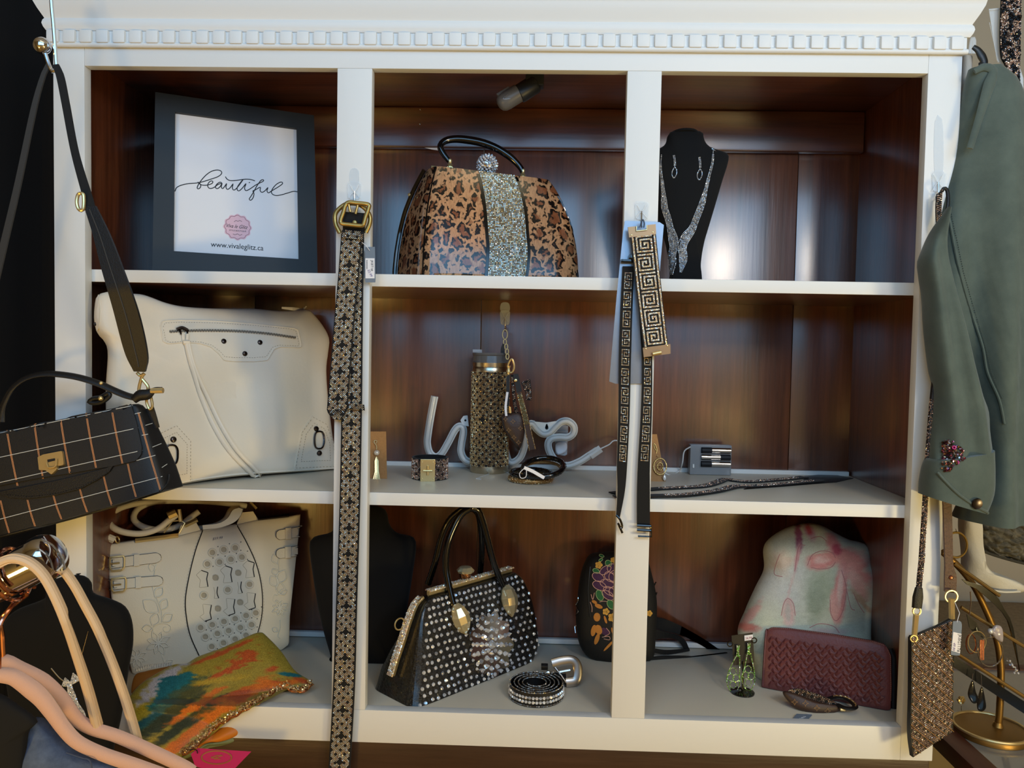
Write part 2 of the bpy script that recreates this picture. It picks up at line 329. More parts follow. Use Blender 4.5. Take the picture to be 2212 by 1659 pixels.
# ------------------------------------------------------------------ things and parts
class Thing:
    def __init__(s, name, label, cat, group=None, kind=None):
        s.name, s.label, s.cat, s.group, s.kind, s.parts = name, label, cat, group, kind, []
    def add(s, name, vf, m, par=None, smooth=40, colors=None, kind=None, label=None, share=None, off=(0, 0, 0)):
        r = dict(name=name, v=None if vf is None else np.array(vf[0], float), f=None if vf is None else vf[1], m=m, par=par, sm=smooth, col=colors, kind=kind, label=label, share=share, off=np.array(off, float), obj=None)
        s.parts.append(r); return r
    def done(s):
        allv = np.vstack([p['v'] for p in s.parts if p['v'] is not None]); lo, hi = allv.min(0), allv.max(0)
        base = np.array([(lo[0]+hi[0])/2, (lo[1]+hi[1])/2, lo[2]])
        one = len(s.parts) == 1; root = None
        if not one: root = bpy.data.objects.new(s.name, None); COL.objects.link(root); root.location = base; root.empty_display_size = .02
        for p in s.parts:
            if p['share'] is not None: me = p['share']['obj'].data
            else:
                me = bpy.data.meshes.new(s.name if one else p['name']); me.from_pydata((p['v']-base).tolist(), [], p['f']); me.materials.append(p['m'])
                if p['sm']: me.shade_smooth(); me.set_sharp_from_angle(angle=math.radians(p['sm']))
                if p['col'] is not None:
                    a = me.color_attributes.new('Col', 'FLOAT_COLOR', 'POINT'); c = np.ones((len(p['v']), 4), np.float32); q = np.array(p['col'])/255.; c[:, :3] = np.where(q <= .04045, q/12.92, ((q+.055)/1.055)**2.4); a.data.foreach_set('color', c.ravel())
                me.update()
            o = bpy.data.objects.new(s.name if one else p['name'], me); COL.objects.link(o); p['obj'] = o
            o.location = p['off']+(base if one else 0)
            if p['kind']: o['kind'] = p['kind']
            if p['label']: o['label'] = p['label']
            if not one: o.parent = p['par']['obj'] if p['par'] else root
            if one: root = o
        root['label'] = s.label; root['category'] = s.cat
        if s.group: root['group'] = s.group
        if s.kind: root['kind'] = s.kind
        s.root = root; return root
def solo(name, label, cat, vf, m, group=None, kind=None, **k):
    t = Thing(name, label, cat, group, kind); t.add(name, vf, m, **k); return t.done()
def text_mesh(txt, shear=0.0):
    c = bpy.data.curves.new('txt', 'FONT'); c.body = txt; c.shear = shear; c.resolution_u = 3; o = bpy.data.objects.new('txt', c); COL.objects.link(o)
    dg = bpy.context.evaluated_depsgraph_get(); me = bpy.data.meshes.new_from_object(o.evaluated_get(dg)); v = np.array([x.co[:] for x in me.vertices]); f = [tuple(p.vertices) for p in me.polygons]
    bpy.data.objects.remove(o); bpy.data.meshes.remove(me); bpy.data.curves.remove(c); return v, f
def text_on(pl, txt, a, b, h=.0004, shear=0.0, hs=1.0, bv=None):
    v, f = text_mesh(txt, shear); v[:, 0] -= v[:, 0].min(); wd = v[:, 0].max()
    if bv is not None: (A, n), (B, _) = hit(bv, *a), hit(bv, *b)
    else: A, B, n = pl.hit(*a), pl.hit(*b), pl.n
    U = (B-A)/wd; Vv = unit(np.cross(n, U))*np.linalg.norm(U)*hs
    if bv is None: return A+np.outer(v[:, 0], U)+np.outer(v[:, 1], Vv)+n*h, f
    return A+np.outer(v[:, 0], U)+np.outer(v[:, 1], Vv)+n*h, f
def quad_px(pl, pts, th, lift=0.0, n=None, smooth=False):  # flat slab from an outline on a plane
    q = (spl if smooth else lin)(pts, n, True) if n else np.array(pts, float)
    p = np.array([pl.hit(*x) for x in q])+pl.n*lift; k = len(p); V = np.vstack([p, p-pl.n*th])
    return V, [tuple(range(k)), tuple(range(2*k-1, k-1, -1))]+[(j, j+k, (j+1) % k+k, (j+1) % k) for j in range(k)]
# ================================================================== setting
X0, X1, L1, A0, A1, B0, B1, R0 = 0.0, 1.44, .051, .4606, .5163, .9211, .9749, 1.3884
TT, S1T, S1B, S2T, S2B, DT, FT, DD = 1.0947, .7715, .7512, .4122, .3912, .0546, .0195, .335
CARPET = mat('beige_carpet', (150, 132, 106), .9, var=((128, 110, 86), 60), bump=(300, .5))
def struct(name, label, vf, m, **k): return solo(name, label, name.split('_')[0], vf, m, kind='structure', **k)
struct('floor', 'beige carpet floor of the shop around the cabinet', box(-2.68, 4.28, -1.9, 1.28, -.93, -.9), CARPET)
WALLM = mat('greige_wall', (190, 176, 152), .8, bump=(60, .08))
struct('wall_back', 'plain greige painted wall behind the white cabinet', box(-2.6, 4.2, 1.2, 1.28, -.9, 2.3), WALLM)
struct('wall_left', 'plain greige side wall left of the shop', box(-2.68, -2.6, -1.9, 1.28, -.9, 2.3), WALLM)
struct('wall_right', 'plain greige side wall right of the shop', box(4.2, 4.28, -1.9, 1.28, -.9, 2.3), WALLM)
struct('ceiling', 'plain white shop ceiling above the cabinet', box(-2.68, 4.28, -1.9, 1.28, 2.3, 2.36), mat('ceiling_paint', (214, 206, 192), .85))
WX0, WX1, WZ0, WZ1 = -.4, 2.9, .85, 2.2
struct('wall_front', 'added unseen wall with window opening, its sill shading the lower cabinet', join(box(-2.6, WX0, -1.9, -1.8, -.9, 2.3), box(WX1, 4.2, -1.9, -1.8, -.9, 2.3), box(WX0, WX1, -1.9, -1.8, -.9, WZ0), box(WX0, WX1, -1.9, -1.8, WZ1, 2.3)), WALLM)  # unseen wall set here so its sill cuts daylight to the lower cabinet
struct('window_1', 'white frame of the wide shop window facing the cabinet', join(*[box(x-.02, x+.02, -1.87, -1.83, WZ0, WZ1) for x in (WX0+.02, .7, 1.8, WX1-.02)], box(WX0, WX1, -1.88, -1.79, WZ0, WZ0+.03), box(WX0, WX1, -1.87, -1.83, WZ1-.04, WZ1)), mat('window_frame_paint', (220, 216, 208), .5))
# black curtain on the left of the cabinet
n = 90; xs = np.linspace(-1.35, -.012, n); zs = np.linspace(-.88, 1.75, 8)
V = np.array([(x, .44+.022*math.sin(x*55)+.012*math.sin(x*23+z)-yy, z) for yy in (0,) for z in zs for x in xs]); V2 = V+np.array([0, .004, 0]); k = len(V)
F = grid_faces(8, n); F = F+[tuple(k+i for i in q[::-1]) for q in F]
solo('curtain', 'black fabric curtain hanging left of the white cabinet', 'curtain', (np.vstack([V, V2]), F), mat('black_curtain', (5, 5, 6), .95))
# ------------------------------------------------------------------ white display cabinet
t = Thing('display_cabinet', 'white painted display cabinet with nine open compartments and dark walnut back', 'cabinet')
def beveled(name, x0, x1, y0, y1, z0, z1, m=WHITE, b=.0012): return t.add(name, box(x0, x1, y0, y1, z0, z1, b), m)
for a, b_ in ((X0, L1), (A0, A1), (B0, B1), (R0, X1)):
    outer = a in (X0, R0)
    beveled('stile', a, b_, 0, FT, 0 if outer else DT, 1.16 if outer else TT, WHITEV)
beveled('top_rail', L1, R0, 0, FT, TT, 1.16); beveled('bottom_rail', L1, R0, 0, FT, 0, DT)
for z0, z1 in ((S1B, S1T), (S2B, S2T), (DT-.02, DT-.004)):
    sh = beveled('shelf', .0195, 1.4205, FT+.004, DD-.001, z0+.0004, z1-.0015, WOODH, .0005)
    t.add('painted_top', box(.0195, 1.4205, FT+.002, DD-.001, z1-.0015, z1, .0003), mat('shelf_paint', (218, 208, 188), .36, bump=((40, 8, 40), .05)), par=sh); t.add('painted_edge', box(.0195, 1.4205, FT, FT+.004, z0, z1, .001), WHITE, par=sh)
for z in (S1T, S2T, DT): beveled('shelf_lip', .021, 1.419, DD-.012, DD-.001, z-.002, z+.008, WHITE, .001)
beveled('side_panel', X0, .019, FT, DD, 0, 1.16, WOODV); beveled('side_panel', 1.421, X1, FT, DD, 0, 1.16, WOODV)
beveled('top_panel', .019, 1.421, FT, DD, 1.13, 1.16, WOODH)
bx = [.0, .21, .42, P(1039, 700, DD)[0], .96, P(1706, 900, DD)[0], 1.44]
for i in range(len(bx)-1): beveled('back_board', bx[i]+.0004, bx[i+1]-.0004, DD, DD+.012, 0, 1.16, WOODV, .0015)
zr = P(1000, 318, .31)[2]
beveled('back_rail', .02, 1.42, .312, DD-.0005, zr, 1.13, WOODH, .004)
for q in ((908, 237), (907, 268)): t.add('screw', stud(P(*q, .312), (0, -1, 0), .0016), SILVER)
# crown moulding with mitred returns
prof = [(.002, 1.1475), (.007, 1.148), (.010, 1.153), (.0115, 1.158), (.0105, 1.163), (.0085, 1.1665), (.0105, 1.170), (.016, 1.180), (.021, 1.191), (.0225, 1.198), (.028, 1.203), (.039, 1.217), (.049, 1.232), (.055, 1.240), (.055, 1.262), (.0, 1.262)]
V = np.array([q for o, z in prof for q in ((X0-o, DD, z), (X0-o, -o, z), (X1+o, -o, z), (X1+o, DD, z))]); F = grid_faces(len(prof), 4); t.add('crown_moulding', (V, F), WHITE, smooth=50)
ds = t.add('dentil_strip', box(-.003, X1+.003, -.006, .0, 1.1235, 1.1478, .001), WHITE)
bm = bmesh.new(); bmesh.ops.create_cube(bm, size=1)
dw, pit = .0196, .0268
for v in bm.verts: v.co = (-.004+dw/2+v.co.x*dw, -.0065+v.co.y*.012, 1.1375+v.co.z*.020)
bmesh.ops.bevel(bm, geom=bm.edges[:], offset=.0028, segments=2, affect='EDGES', profile=.6)
first = t.add('dentil', frombm(bm), WHITE, par=ds)
for i in range(1, 54): t.add('dentil', None, WHITE, par=ds, share=first, off=(i*pit, 0, 0))
t.add('bead_moulding', tube([(-.004, -.0055, 1.1262), (X1+.004, -.0055, 1.1262)], .0042, 10), WHITE, par=ds)
cab = t.done()
# brown base that carries the cabinet
t = Thing('base_cabinet', 'dark brown wooden base cabinet carrying the white display cabinet', 'cabinet')
BROWN = mat('brown_wood', (74, 52, 38), .4, streak=((58, 40, 28), (4, 60, 60)), bump=((12, 150, 150), .2))
t.add('top_board', box(.0, 1.437, .003, DD, -.05, -.0005, .002), BROWN); t.add('body', box(.012, 1.425, .012, DD, -.899, -.05), BROWN)
for k in range(2):
    d = t.add('door', box(.03+.69*k, .71+.69*k, -.004, .012, -.86, -.08, .004), BROWN); t.add('knob', ball((.66+.11*k, -.016, -.4), .014), BRASS, par=d)
t.done()
# ------------------------------------------------------------------ clear adhesive hooks
def clear_hook(px0, py0, px1, py1, y, label, strip_top=None, turn=(0, -1, 0)):
    t = Thing('adhesive_hook', label, 'hook', 'clear adhesive hooks'); pl = YP(y); cx = (px0+px1)/2; h_ = py1-py0
    r = .18*(px1-px0)
    o = [(px0+r, py0), (px1-r, py0), (px1, py0+r), (px1-1, py1-r), (px1-r, py1), (px0+r, py1), (px0+1, py1-r), (px0, py0+r)]
    t.add('plate', quad_px(pl, o, .002, .0025, 24), CLEAR)
    f_ = m_px(y); w_ = [(px0+r, py0+.15*h_), (cx, py0+.52*h_), (px1-r, py0+.15*h_)]
    t.add('ridge', tube([P(a, b, y-.0042) for a, b in spl(w_, 12)], .0009, 6), CLEAR); t.add('ridge', tube([P(a, b, y-.0042) for a, b in spl([(px0+2, py1-3), (cx-1, py0+.56*h_), (px1-2, py1-3)], 12)], .0009, 6), CLEAR)
    wire = [P(cx, py0+.5*h_, y-.004), P(cx, py1, y-.004), P(cx, py1+8, y-.006), P(cx, py1+13, y-.013), P(cx, py1+8, y-.020), P(cx, py1+2, y-.021)]
    t.add('wire_hook', tube(spl(wire, 24), .0011, 8), SILVER)
    if strip_top: t.add('adhesive_strip', quad_px(pl, [(cx-8, strip_top), (cx+8, strip_top), (cx+9, py0+3), (cx-9, py0+3)], .0006, .0008, 20, True), mat('adhesive_tape', (235, 240, 244), .2, alpha=.35))
    t.done(); return wire[3]
clear_hook(751, 394, 780, 431, 0, 'clear plastic hook holding the rhinestone belt on its stile', 367)
clear_hook(1371, 437, 1401, 475, 0, 'clear plastic hook holding the gold key pattern bracelet')
clear_hook(1080, 670, 1102, 702, DD-.001, 'clear plastic hook on the walnut back above the tumbler', 655)
clear_hook(2012, 371, 2043, 415, 0, 'clear plastic hook on the right stile beside the green jacket', 262)
solo('paper_scrap', 'tiny white paper scrap tucked under back rail behind leopard bag', 'paper', quad_px(YP(.310), [(917, 319), (948, 319), (948, 325), (933, 323)], .0005), PAPER, smooth=0)
# ================================================================== top row
# framed print
t = Thing('picture_frame', 'black framed print reading beautiful on white paper', 'picture')
oc = C5((60, 78), (1350, 268), (1380, 1600), (36, 1560)); ic = C5((220, 240), (1208, 372), (1225, 1435), (208, 1370))
pl = Panel(P(*oc[3], .095), P(*oc[2], .185), P(*oc[0], .135))
O = np.array([pl.hit(*q) for q in oc]); I = np.array([pl.hit(*q) for q in ic])
O[:, 2] = np.maximum(O[:, 2], S1T+.0005)
FRM = mat('black_frame', (34, 38, 42), .55, bump=(200, .05))
for k in range(4):
    a, b_, c, d = O[k], O[(k+1) % 4], I[(k+1) % 4], I[k]; nn = pl.n
    q = np.array([a, b_, c, d]); ins = (c-b_)*.0; V = np.vstack([q+nn*.004, q-nn*.016]); V[0] += 0
    t.add('frame_bar', (V, [(0, 1, 2, 3), (7, 6, 5, 4), (0, 4, 5, 1), (1, 5, 6, 2), (2, 6, 7, 3), (3, 7, 4, 0)]), FRM, smooth=0)
pp = t.add('paper', quad_px(pl, [(a+dx, b_+dy) for (a, b_), (dx, dy) in zip(ic, ((-2, -2), (2, -2), (2, 2), (-2, 2)))], .001, -.004), PAPER, smooth=0)
pq = Panel(pl.o-pl.n*.004, pl.o-pl.n*.004+(1, 0, 0)-pl.n*pl.n[0], pl.o-pl.n*.004+(0, 0, 1)-pl.n*pl.n[2])
def ink(pts, r=.0011, n=120): return tube([pq.hit(*x)+pq.n*.0003 for x in spl(C5(*pts), n)], r, 5, flat=.3, hint=pq.n)
s1 = [(218, 880), (232, 850), (270, 830), (330, 817), (400, 811), (450, 800), (510, 781), (565, 762), (594, 741), (598, 722), (583, 710), (555, 707), (515, 718), (475, 745), (440, 782), (414, 818), (400, 848), (406, 860), (422, 852), (428, 834), (418, 812), (404, 806), (432, 826), (470, 830), (512, 820), (528, 804), (515, 795), (495, 808), (485, 832), (494, 852), (514, 856), (540, 846), (566, 826), (598, 812), (584, 806), (560, 822), (548, 846), (562, 858), (584, 844), (604, 812), (596, 842), (606, 858), (624, 838), (640, 815), (634, 846), (646, 864), (668, 850), (692, 818), (686, 850), (698, 870), (728, 846), (776, 780), (736, 830), (724, 862), (740, 876), (768, 852), (798, 815), (786, 852), (796, 874), (826, 862), (880, 826), (936, 798), (938, 786), (918, 792), (886, 836), (862, 880), (838, 920), (824, 942), (834, 953), (852, 936), (862, 900), (852, 878), (872, 868), (914, 846), (912, 872), (926, 888), (950, 876), (976, 848), (968, 876), (980, 892), (1006, 876), (1056, 846), (1090, 822), (1094, 808), (1076, 806), (1044, 824), (1016, 856), (1004, 884), (1014, 904), (1044, 914), (1086, 908), (1134, 894), (1184, 880), (1216, 884)]
t.add('script_lettering', join(ink(s1, .00085, 420), ink([(630, 760), (640, 777), (664, 791), (704, 792), (764, 784), (804, 781), (842, 785), (870, 795)], .00085, 50), ink([(823, 806), (827, 811)], .0013, 6)), INK, par=pp, smooth=60)
cx, cy = 728, 1172; sc = [(cx+(113+5*math.cos(12*a))*math.cos(a)*1.0, cy+(104+5*math.cos(12*a))*math.sin(a)+.06*(113*math.cos(a))) for a in np.linspace(0, 2*math.pi, 120, endpoint=False)]
bd = t.add('badge', quad_px(pq, C5(*sc), .0002, .0003), mat('pink_badge', (226, 186, 198), .6), par=pp, smooth=0)
sc2 = [(cx+(x-cx)*.9, cy+(y-cy)*.9) for x, y in sc]
t.add('badge_ring', tube([pq.hit(*x)+pq.n*.0004 for x in C5(*sc2)], .0004, 4, True), mat('badge_line', (150, 110, 124), .6), par=pp)
t.add('badge_lettering', join(text_on(pq, 'Viva le Glitz', *C5((640, 1172), (812, 1188)), .0006, .45, 1.25), text_on(pq, 'STYLE BOUTIQUE', *C5((660, 1202), (798, 1212)), .0006), tube([pq.hit(*x)+pq.n*.0005 for x in spl(C5((700, 1128), (716, 1118), (732, 1124), (746, 1118), (764, 1126)), 20)], .0003, 4), tube([pq.hit(*x)+pq.n*.0005 for x in spl(C5((690, 1226), (710, 1234), (728, 1226), (746, 1238), (766, 1230)), 20)], .0003, 4)), INK, par=pp, smooth=0)
t.add('web_address', text_on(pq, 'www.vivaleglitz.ca', *C5((510, 1330), (938, 1362)), .0005, 0, 1.1), INK, par=pp, smooth=0)
t.add('easel_back', obox(O.mean(0)-pl.n*.03+np.array([0, .02, -.03]), (.03, 0, 0), (0, .001, .002), (0, .03, .11)), FRM)
t.done()
# clamp light under the cabinet top
t = Thing('cabinet_spotlight', 'small dark swivel spotlight fixed under the top of the middle compartment', 'light')
y = .10; a, b_ = P(*E8((1290, 430))[0], y), P(*E8((1000, 585))[0], y); c = P(*E8((660, 830))[0], y)
ax = unit(c-a); R = 165/8.296*m_px(y)
DK = mat('dark_plastic', (30, 32, 36), .4); GP = mat('smoke_plastic', (96, 94, 92), .35)
t.add('bracket', box(*(lambda q, w: (q[0], w[0], y-.012, y+.014, w[2], 1.131))(P(*E8((1125, 260))[0], y), P(*E8((1450, 490))[0], y)), .003), DK)
t.add('barrel', lathe([(R*.8, -.004), (R, 0), (R, np.linalg.norm(b_-a)), (R*.9, np.linalg.norm(b_-a)+.001)], a, ax, 28), DK)
ln = np.linalg.norm(c-b_); t.add('lens_hood', lathe([(R*.97, 0), (R*.97, ln*.62), (R*.9, ln*.82), (R*.7, ln*.95), (R*.3, ln*1.03)], b_, ax, 28), GP)
t.add('clip', tube(spl([b_+ax*ln*.55+np.array([0, -R, .004]), b_+ax*ln*.72+np.array([-.002, -R*.98, 0]), b_+ax*ln*.52+np.array([.004, -R, -.004])], 14), .0007, 6), SILVER)
t.add('fin', obox(b_+ax*ln*.35+np.array([-.012, 0, .006]), ax*.012, (0, .006, 0), (-.004, 0, .004), 0), GP)
t.done()
# leopard handbag
LEO = leopard()
t = Thing('leopard_handbag', 'glossy leopard print handbag with a rhinestone stripe and ball clasp', 'handbag')
Lp = D1((470, 450), (440, 560), (405, 720), (375, 900), (350, 1150), (335, 1400), (330, 1640)); Rp = D1((1620, 590), (1700, 680), (1790, 830), (1870, 1030), (1930, 1250), (1955, 1440), (1955, 1660))
pl = Panel(P(*D1((330, 1640))[0], .085), P(*D1((1955, 1660))[0], .155), P(*D1((470, 450))[0], .135))
Dv = unit((-.62, 1, 0)); body = loft_bag(pl, Lp, Rp, [.05, .085, .11, .125, .135, .14, .14], Dv, 7, 72, 30, zmin=S1T+.003)
t.add('body', body, LEO, smooth=60); B = bvh(body)
SL = D1((890, 500), (930, 640), (965, 850), (985, 1080), (1000, 1300), (975, 1640)); SR = D1((1245, 540), (1300, 700), (1345, 900), (1365, 1120), (1378, 1350), (1345, 1650))
base = spl(SL, 30), spl(SR, 30); V = []
for a, b_ in zip(*base):
    for s in np.linspace(-.08, 1.08, 9): V.append(hit(B, *(a*(1-s)+b_*s), .0012)[0])
t.add('black_backing', (np.array(V), grid_faces(30, 9)), PATENT)
pos, nr = [], []
Ls, Rs = spl(SL, 74), spl(SR, 74)
for i in range(74):
    for j in range(26):
        s = (j+.5)/26; h_, nn = hit(B, *(Ls[i]*(1-s)+Rs[i]*s), .0018)
        if h_[2] > S1T+.004: pos.append(h_); nr.append(nn)
t.add('rhinestone_stripe', gems(pos, nr, .0018, 4, .5, .5, .08, False), mat('stripe_rhinestone', (236, 228, 214), .1, .8, island=[(0, (244, 238, 226)), (.4, (206, 196, 176)), (.6, (255, 252, 246)), (.85, (226, 204, 160))]), smooth=0, kind='stuff')
for e in (Lp, Rp): t.add('piping', tube_on(B, [(x+(1.5 if e is Lp else -2), y_) for x, y_ in e], .0014, 40), PATENT)
# gusset trims, base and frame
gl = [pl.hit(*q)+Dv*d*.84 for q, d in zip(spl(Lp, 20), np.interp(np.linspace(0, 1, 20), np.linspace(0, 1, 7), [.05, .085, .11, .125, .135, .14, .14]))]
t.add('gusset_edge', tube([g+np.array([-.004, 0, 0]) for g in gl if g[2] > S1T], .004, 8), PATENT)
t.add('base_panel', (lambda v: (np.where(v[0][:, 2:3] > S1T+.012, v[0]*[1, 1, 0]+[0, 0, S1T+.012], v[0]), v[1]))(loft_bag(pl, D1((322, 1560), (322, 1680)), D1((1968, 1590), (1968, 1700)), [.146, .146], Dv, 7, 60, 6, False, zmin=S1T+.001)), PATENT)
mid = lambda q, d=.5: pl.hit(*q)+Dv*.025*d*2
t.add('frame_bar', tube([mid(q) for q in D1((480, 440), (900, 492), (1280, 545), (1560, 575))], .0034, 8), GOLD)
hd = D1((665, 385), (600, 300), (572, 230), (620, 175), (720, 155), (850, 165), (1000, 195), (1150, 255), (1280, 340), (1370, 430), (1405, 490))
t.add('handle', tube([mid(q) for q in spl(hd, 50)], [.0045, .0062, .0074, .0074, .0068, .005], 12), PATENT)
for q in ((668, 420), (1405, 520)):
    t.add('handle_mount', join(lathe([(.0045, -.008), (.004, -.002), (.0055, 0), (.003, .004), (.0042, .008), (.003, .011)], mid(D1(q)[0]), (0, 0, 1), 12), torus(mid(D1((q[0], q[1]+45))[0]), .006, .0013, (0, 1, 0), 20, 6)), GOLD)
kc = mid(D1((1045, 415))[0]); kr = 105/4.609*m_px(.15)
i = np.arange(130); ph = np.arccos(1-2*(i+.5)/130); th = math.pi*(1+5**.5)*i; dirs = np.stack([np.cos(th)*np.sin(ph), np.sin(th)*np.sin(ph), np.cos(ph)], 1)
kn = t.add('clasp_ball', ball(kc, kr*.9, 12), SILVER); t.add('clasp_stones', gems(kc+dirs*kr*.92, dirs, .0026, 6, .9), GEMCLR, par=kn, smooth=0, kind='stuff')
t.add('side_stud', stud(gl[4]+np.array([-.006, -.002, .004]), (-.5, -.8, 0), .0035), GOLD); t.add('foot', ball(P(*D1((500, 1545))[0], .09), .0028, 6), GOLD)
t.done()
# necklace bust with jewellery
def bust(label, out, y0, y1, zmin, Tf=.03, Tb=.02, cen=None, name='jewellery_bust', **k):
    ys = [q[1] for q in out]; lo, hi = max(ys), min(ys); cx = np.mean([q[0] for q in out])
    pl = Panel(P(cx, lo, y0), P(cx+100, lo, y0), P(cx, hi, y1)); m_ = inflate(pl, out, Tf, Tb, 3.2, 10, 110, cen, zmin=zmin, **k)
    t = Thing(name, label, 'display bust', 'black velvet jewellery busts'); t.add('torso', m_, VELVET, smooth=60)
    top = [q for q in out if q[1] < hi+6]; a, b_ = pl.hit(min(q[0] for q in top)+1, hi+2), pl.hit(max(q[0] for q in top)-1, hi+2); c = (a+b_)/2
    t.add('neck_cap', lathe([(np.linalg.norm(b_-a)*.5, -.004), (np.linalg.norm(b_-a)*.48, 0), (.004, .002)], c-pl.n*.004, unit(np.cross(b_-a, pl.n))*-np.sign(np.cross(b_-a, pl.n)[2])*-1, 24), VELVET)
    t.done(); return pl, bvh(m_)
rt = [(490, 122), (510, 150), (516, 190), (546, 245), (605, 282), (695, 311), (740, 332), (752, 365), (735, 450), (690, 590), (620, 830), (560, 1030), (522, 1160), (495, 1300), (482, 1450), (478, 1620)]
lt = [(2*345-x, y+5) for x, y in rt][::-1]
pl, B = bust('black velvet necklace bust wearing the rhinestone necklace in the top right compartment', D8(*([(230, 120), (360, 112)]+rt+lt)), .115, .165, S1T+.0005, cen=D8((350, 800))[0])
def gem_path(cp, wd, sp, r, f, B, h=.0012, k=6):
    c = spl(f(*cp), 200); L = np.r_[0, np.cumsum(np.linalg.norm(np.diff(c, axis=0), axis=1))]; pos, nr = [], []
    for s in np.arange(0, L[-1], sp):
        i = np.array([np.interp(s, L, c[:, k_]) for k_ in (0, 1)]); j = np.array([np.interp(min(s+2, L[-1]), L, c[:, k_]) for k_ in (0, 1)])-np.array([np.interp(max(s-2, 0), L, c[:, k_]) for k_ in (0, 1)])
        j = unit(j); nn = np.array([-j[1], j[0]]); w_ = np.interp(s/L[-1], np.linspace(0, 1, len(wd)), wd); m_ = max(1, int(round(w_/sp)))
        for a in range(m_):
            q = i+nn*((a+.5)/m_-.5)*w_; h_, n_ = hit(B, *q, h); pos.append(h_); nr.append(n_)
    return gems(pos, nr, r, k)
s = 1/4.364
t = Thing('rhinestone_necklace', 'clear rhinestone necklace with two fringed ends on black bust', 'necklace')
t.add('strand', gem_path([(612, 290), (605, 400), (575, 520), (540, 660), (505, 790), (455, 920), (410, 1030), (352, 1110), (322, 1200), (330, 1300), (305, 1440)], np.array([16, 26, 30, 34, 60, 66, 66, 96, 82, 82, 20])*s, 2.8, .0011, D8, B), GEMCLR, smooth=0)
t.add('strand', gem_path([(125, 330), (118, 450), (135, 600), (150, 750), (158, 830), (190, 930), (215, 1030), (236, 1110), (246, 1200), (228, 1300), (228, 1462)], np.array([10, 22, 30, 40, 62, 66, 62, 92, 82, 82, 20])*s, 2.8, .0011, D8, B), GEMCLR, smooth=0)
t.add('clasp', tube_on(B, D8((600, 270), (625, 285), (645, 298)), .0012), SILVER); t.done()
for k, (dx, dy, lb) in enumerate(((0, 0, 'left'), (238, 18, 'right'))):
    t = Thing('drop_earring', 'clear rhinestone drop earring pinned on bust, %s one of pair' % lb, 'earring', 'earrings on the velvet bust')
    q = lambda *p: D8(*[(a+dx, b_+dy) for a, b_ in p])
    t.add('bar', gem_path([(243, 335), (250, 380), (252, 430)], [24*s]*3, 2.6, .0011, q, B), GEMCLR, smooth=0)
    t.add('loop', gem_path([(250, 440), (268, 470), (266, 510), (242, 545), (224, 515), (228, 480), (246, 445)], [2]*7, 2.6, .0011, q, B), GEMCLR, smooth=0); t.done()
# ================================================================== belts and bracelets hung on the stiles
t = Thing('rhinestone_belt', 'long black belt covered in champagne rhinestones with antique brass buckle', 'belt')
rear = Band([(741, 512), (741, 560), (738, 700), (737, 900), (733, 1100), (726, 1300), (719, 1490), (708, 1690)], [(786, 512), (785, 560), (783, 700), (781, 900), (777, 1100), (771, 1300), (766, 1490), (754, 1690)], -.012, 90)
t.add('strap', rear.mesh(.003), BLACKS); t.add('strap_rhinestones', band_gems(rear, .0020, .00118), GEMGOLD, smooth=0, kind='stuff')
tail = Band([(737, 505), (730, 600), (721, 700), (713, 800), (706, 885)], [(782, 505), (774, 600), (764, 700), (756, 800), (750, 882)], -.021, 50)
t.add('tail', tail.mesh(.003), BLACKS); t.add('tail_rhinestones', band_gems(tail, .0020, .00118), GEMGOLD, smooth=0, kind='stuff')
tip = Band([(706, 884), (709, 893), (720, 906)], [(750, 881), (746, 892), (735, 907)], -.021, 8); t.add('tail_tip', tip.mesh(.003), BLACKS); t.add('tip_rhinestones', band_gems(tip, .0021, .0010, False, .1), GEMGOLD, smooth=0, kind='stuff')
fold = Band(D2((255, 475), (248, 560), (245, 690)), D2((478, 490), (475, 560), (478, 700)), [-.020, -.024, -.018], 10); t.add('buckle_fold', fold.mesh(.003), BLACKS)
kp = Band(D2((238, 668), (230, 745)), D2((470, 690), (465, 770)), -.0265, 6); t.add('keeper', kp.mesh(.002), BLACKS); t.add('keeper_rhinestones', band_gems(kp, .002, .0010, False, .02), GEMGOLD, smooth=0, kind='stuff')
k2 = Band(D3((245, 757), (240, 800)), D3((380, 768), (385, 818)), -.018, 6); t.add('keeper', k2.mesh(.0025), BLACKS); t.add('keeper_rhinestones', band_gems(k2, .002, .0010, False, .02), GEMGOLD, smooth=0, kind='stuff')
ring = D2((215, 700), (170, 600), (168, 500), (225, 430), (300, 390), (400, 395), (480, 440), (530, 520), (530, 600), (490, 695))
t.add('buckle_ring', tube([P(*q, -.019) for q in spl(ring, 50)], .0036, 10), BRASS)
fr = D2((292, 384), (400, 384), (515, 400), (518, 440), (490, 520), (462, 612), (430, 622), (330, 612), (232, 598), (226, 560), (250, 490))
t.add('buckle_frame', tube([P(*q, -.029) for q in spl(fr, 60, True)], .0034, 10, True), BRASS)
for q in (((305, 380), (312, 420), (325, 478)), ((405, 372), (400, 420), (380, 498))): t.add('prong', tube([P(*x, -.028) for x in D2(*q)], .0022, 8), BRASS)
t.add('stud', stud(P(*D2((372, 590))[0], -.0265), (0, -1, 0), .0042), BRASS)
t.done()
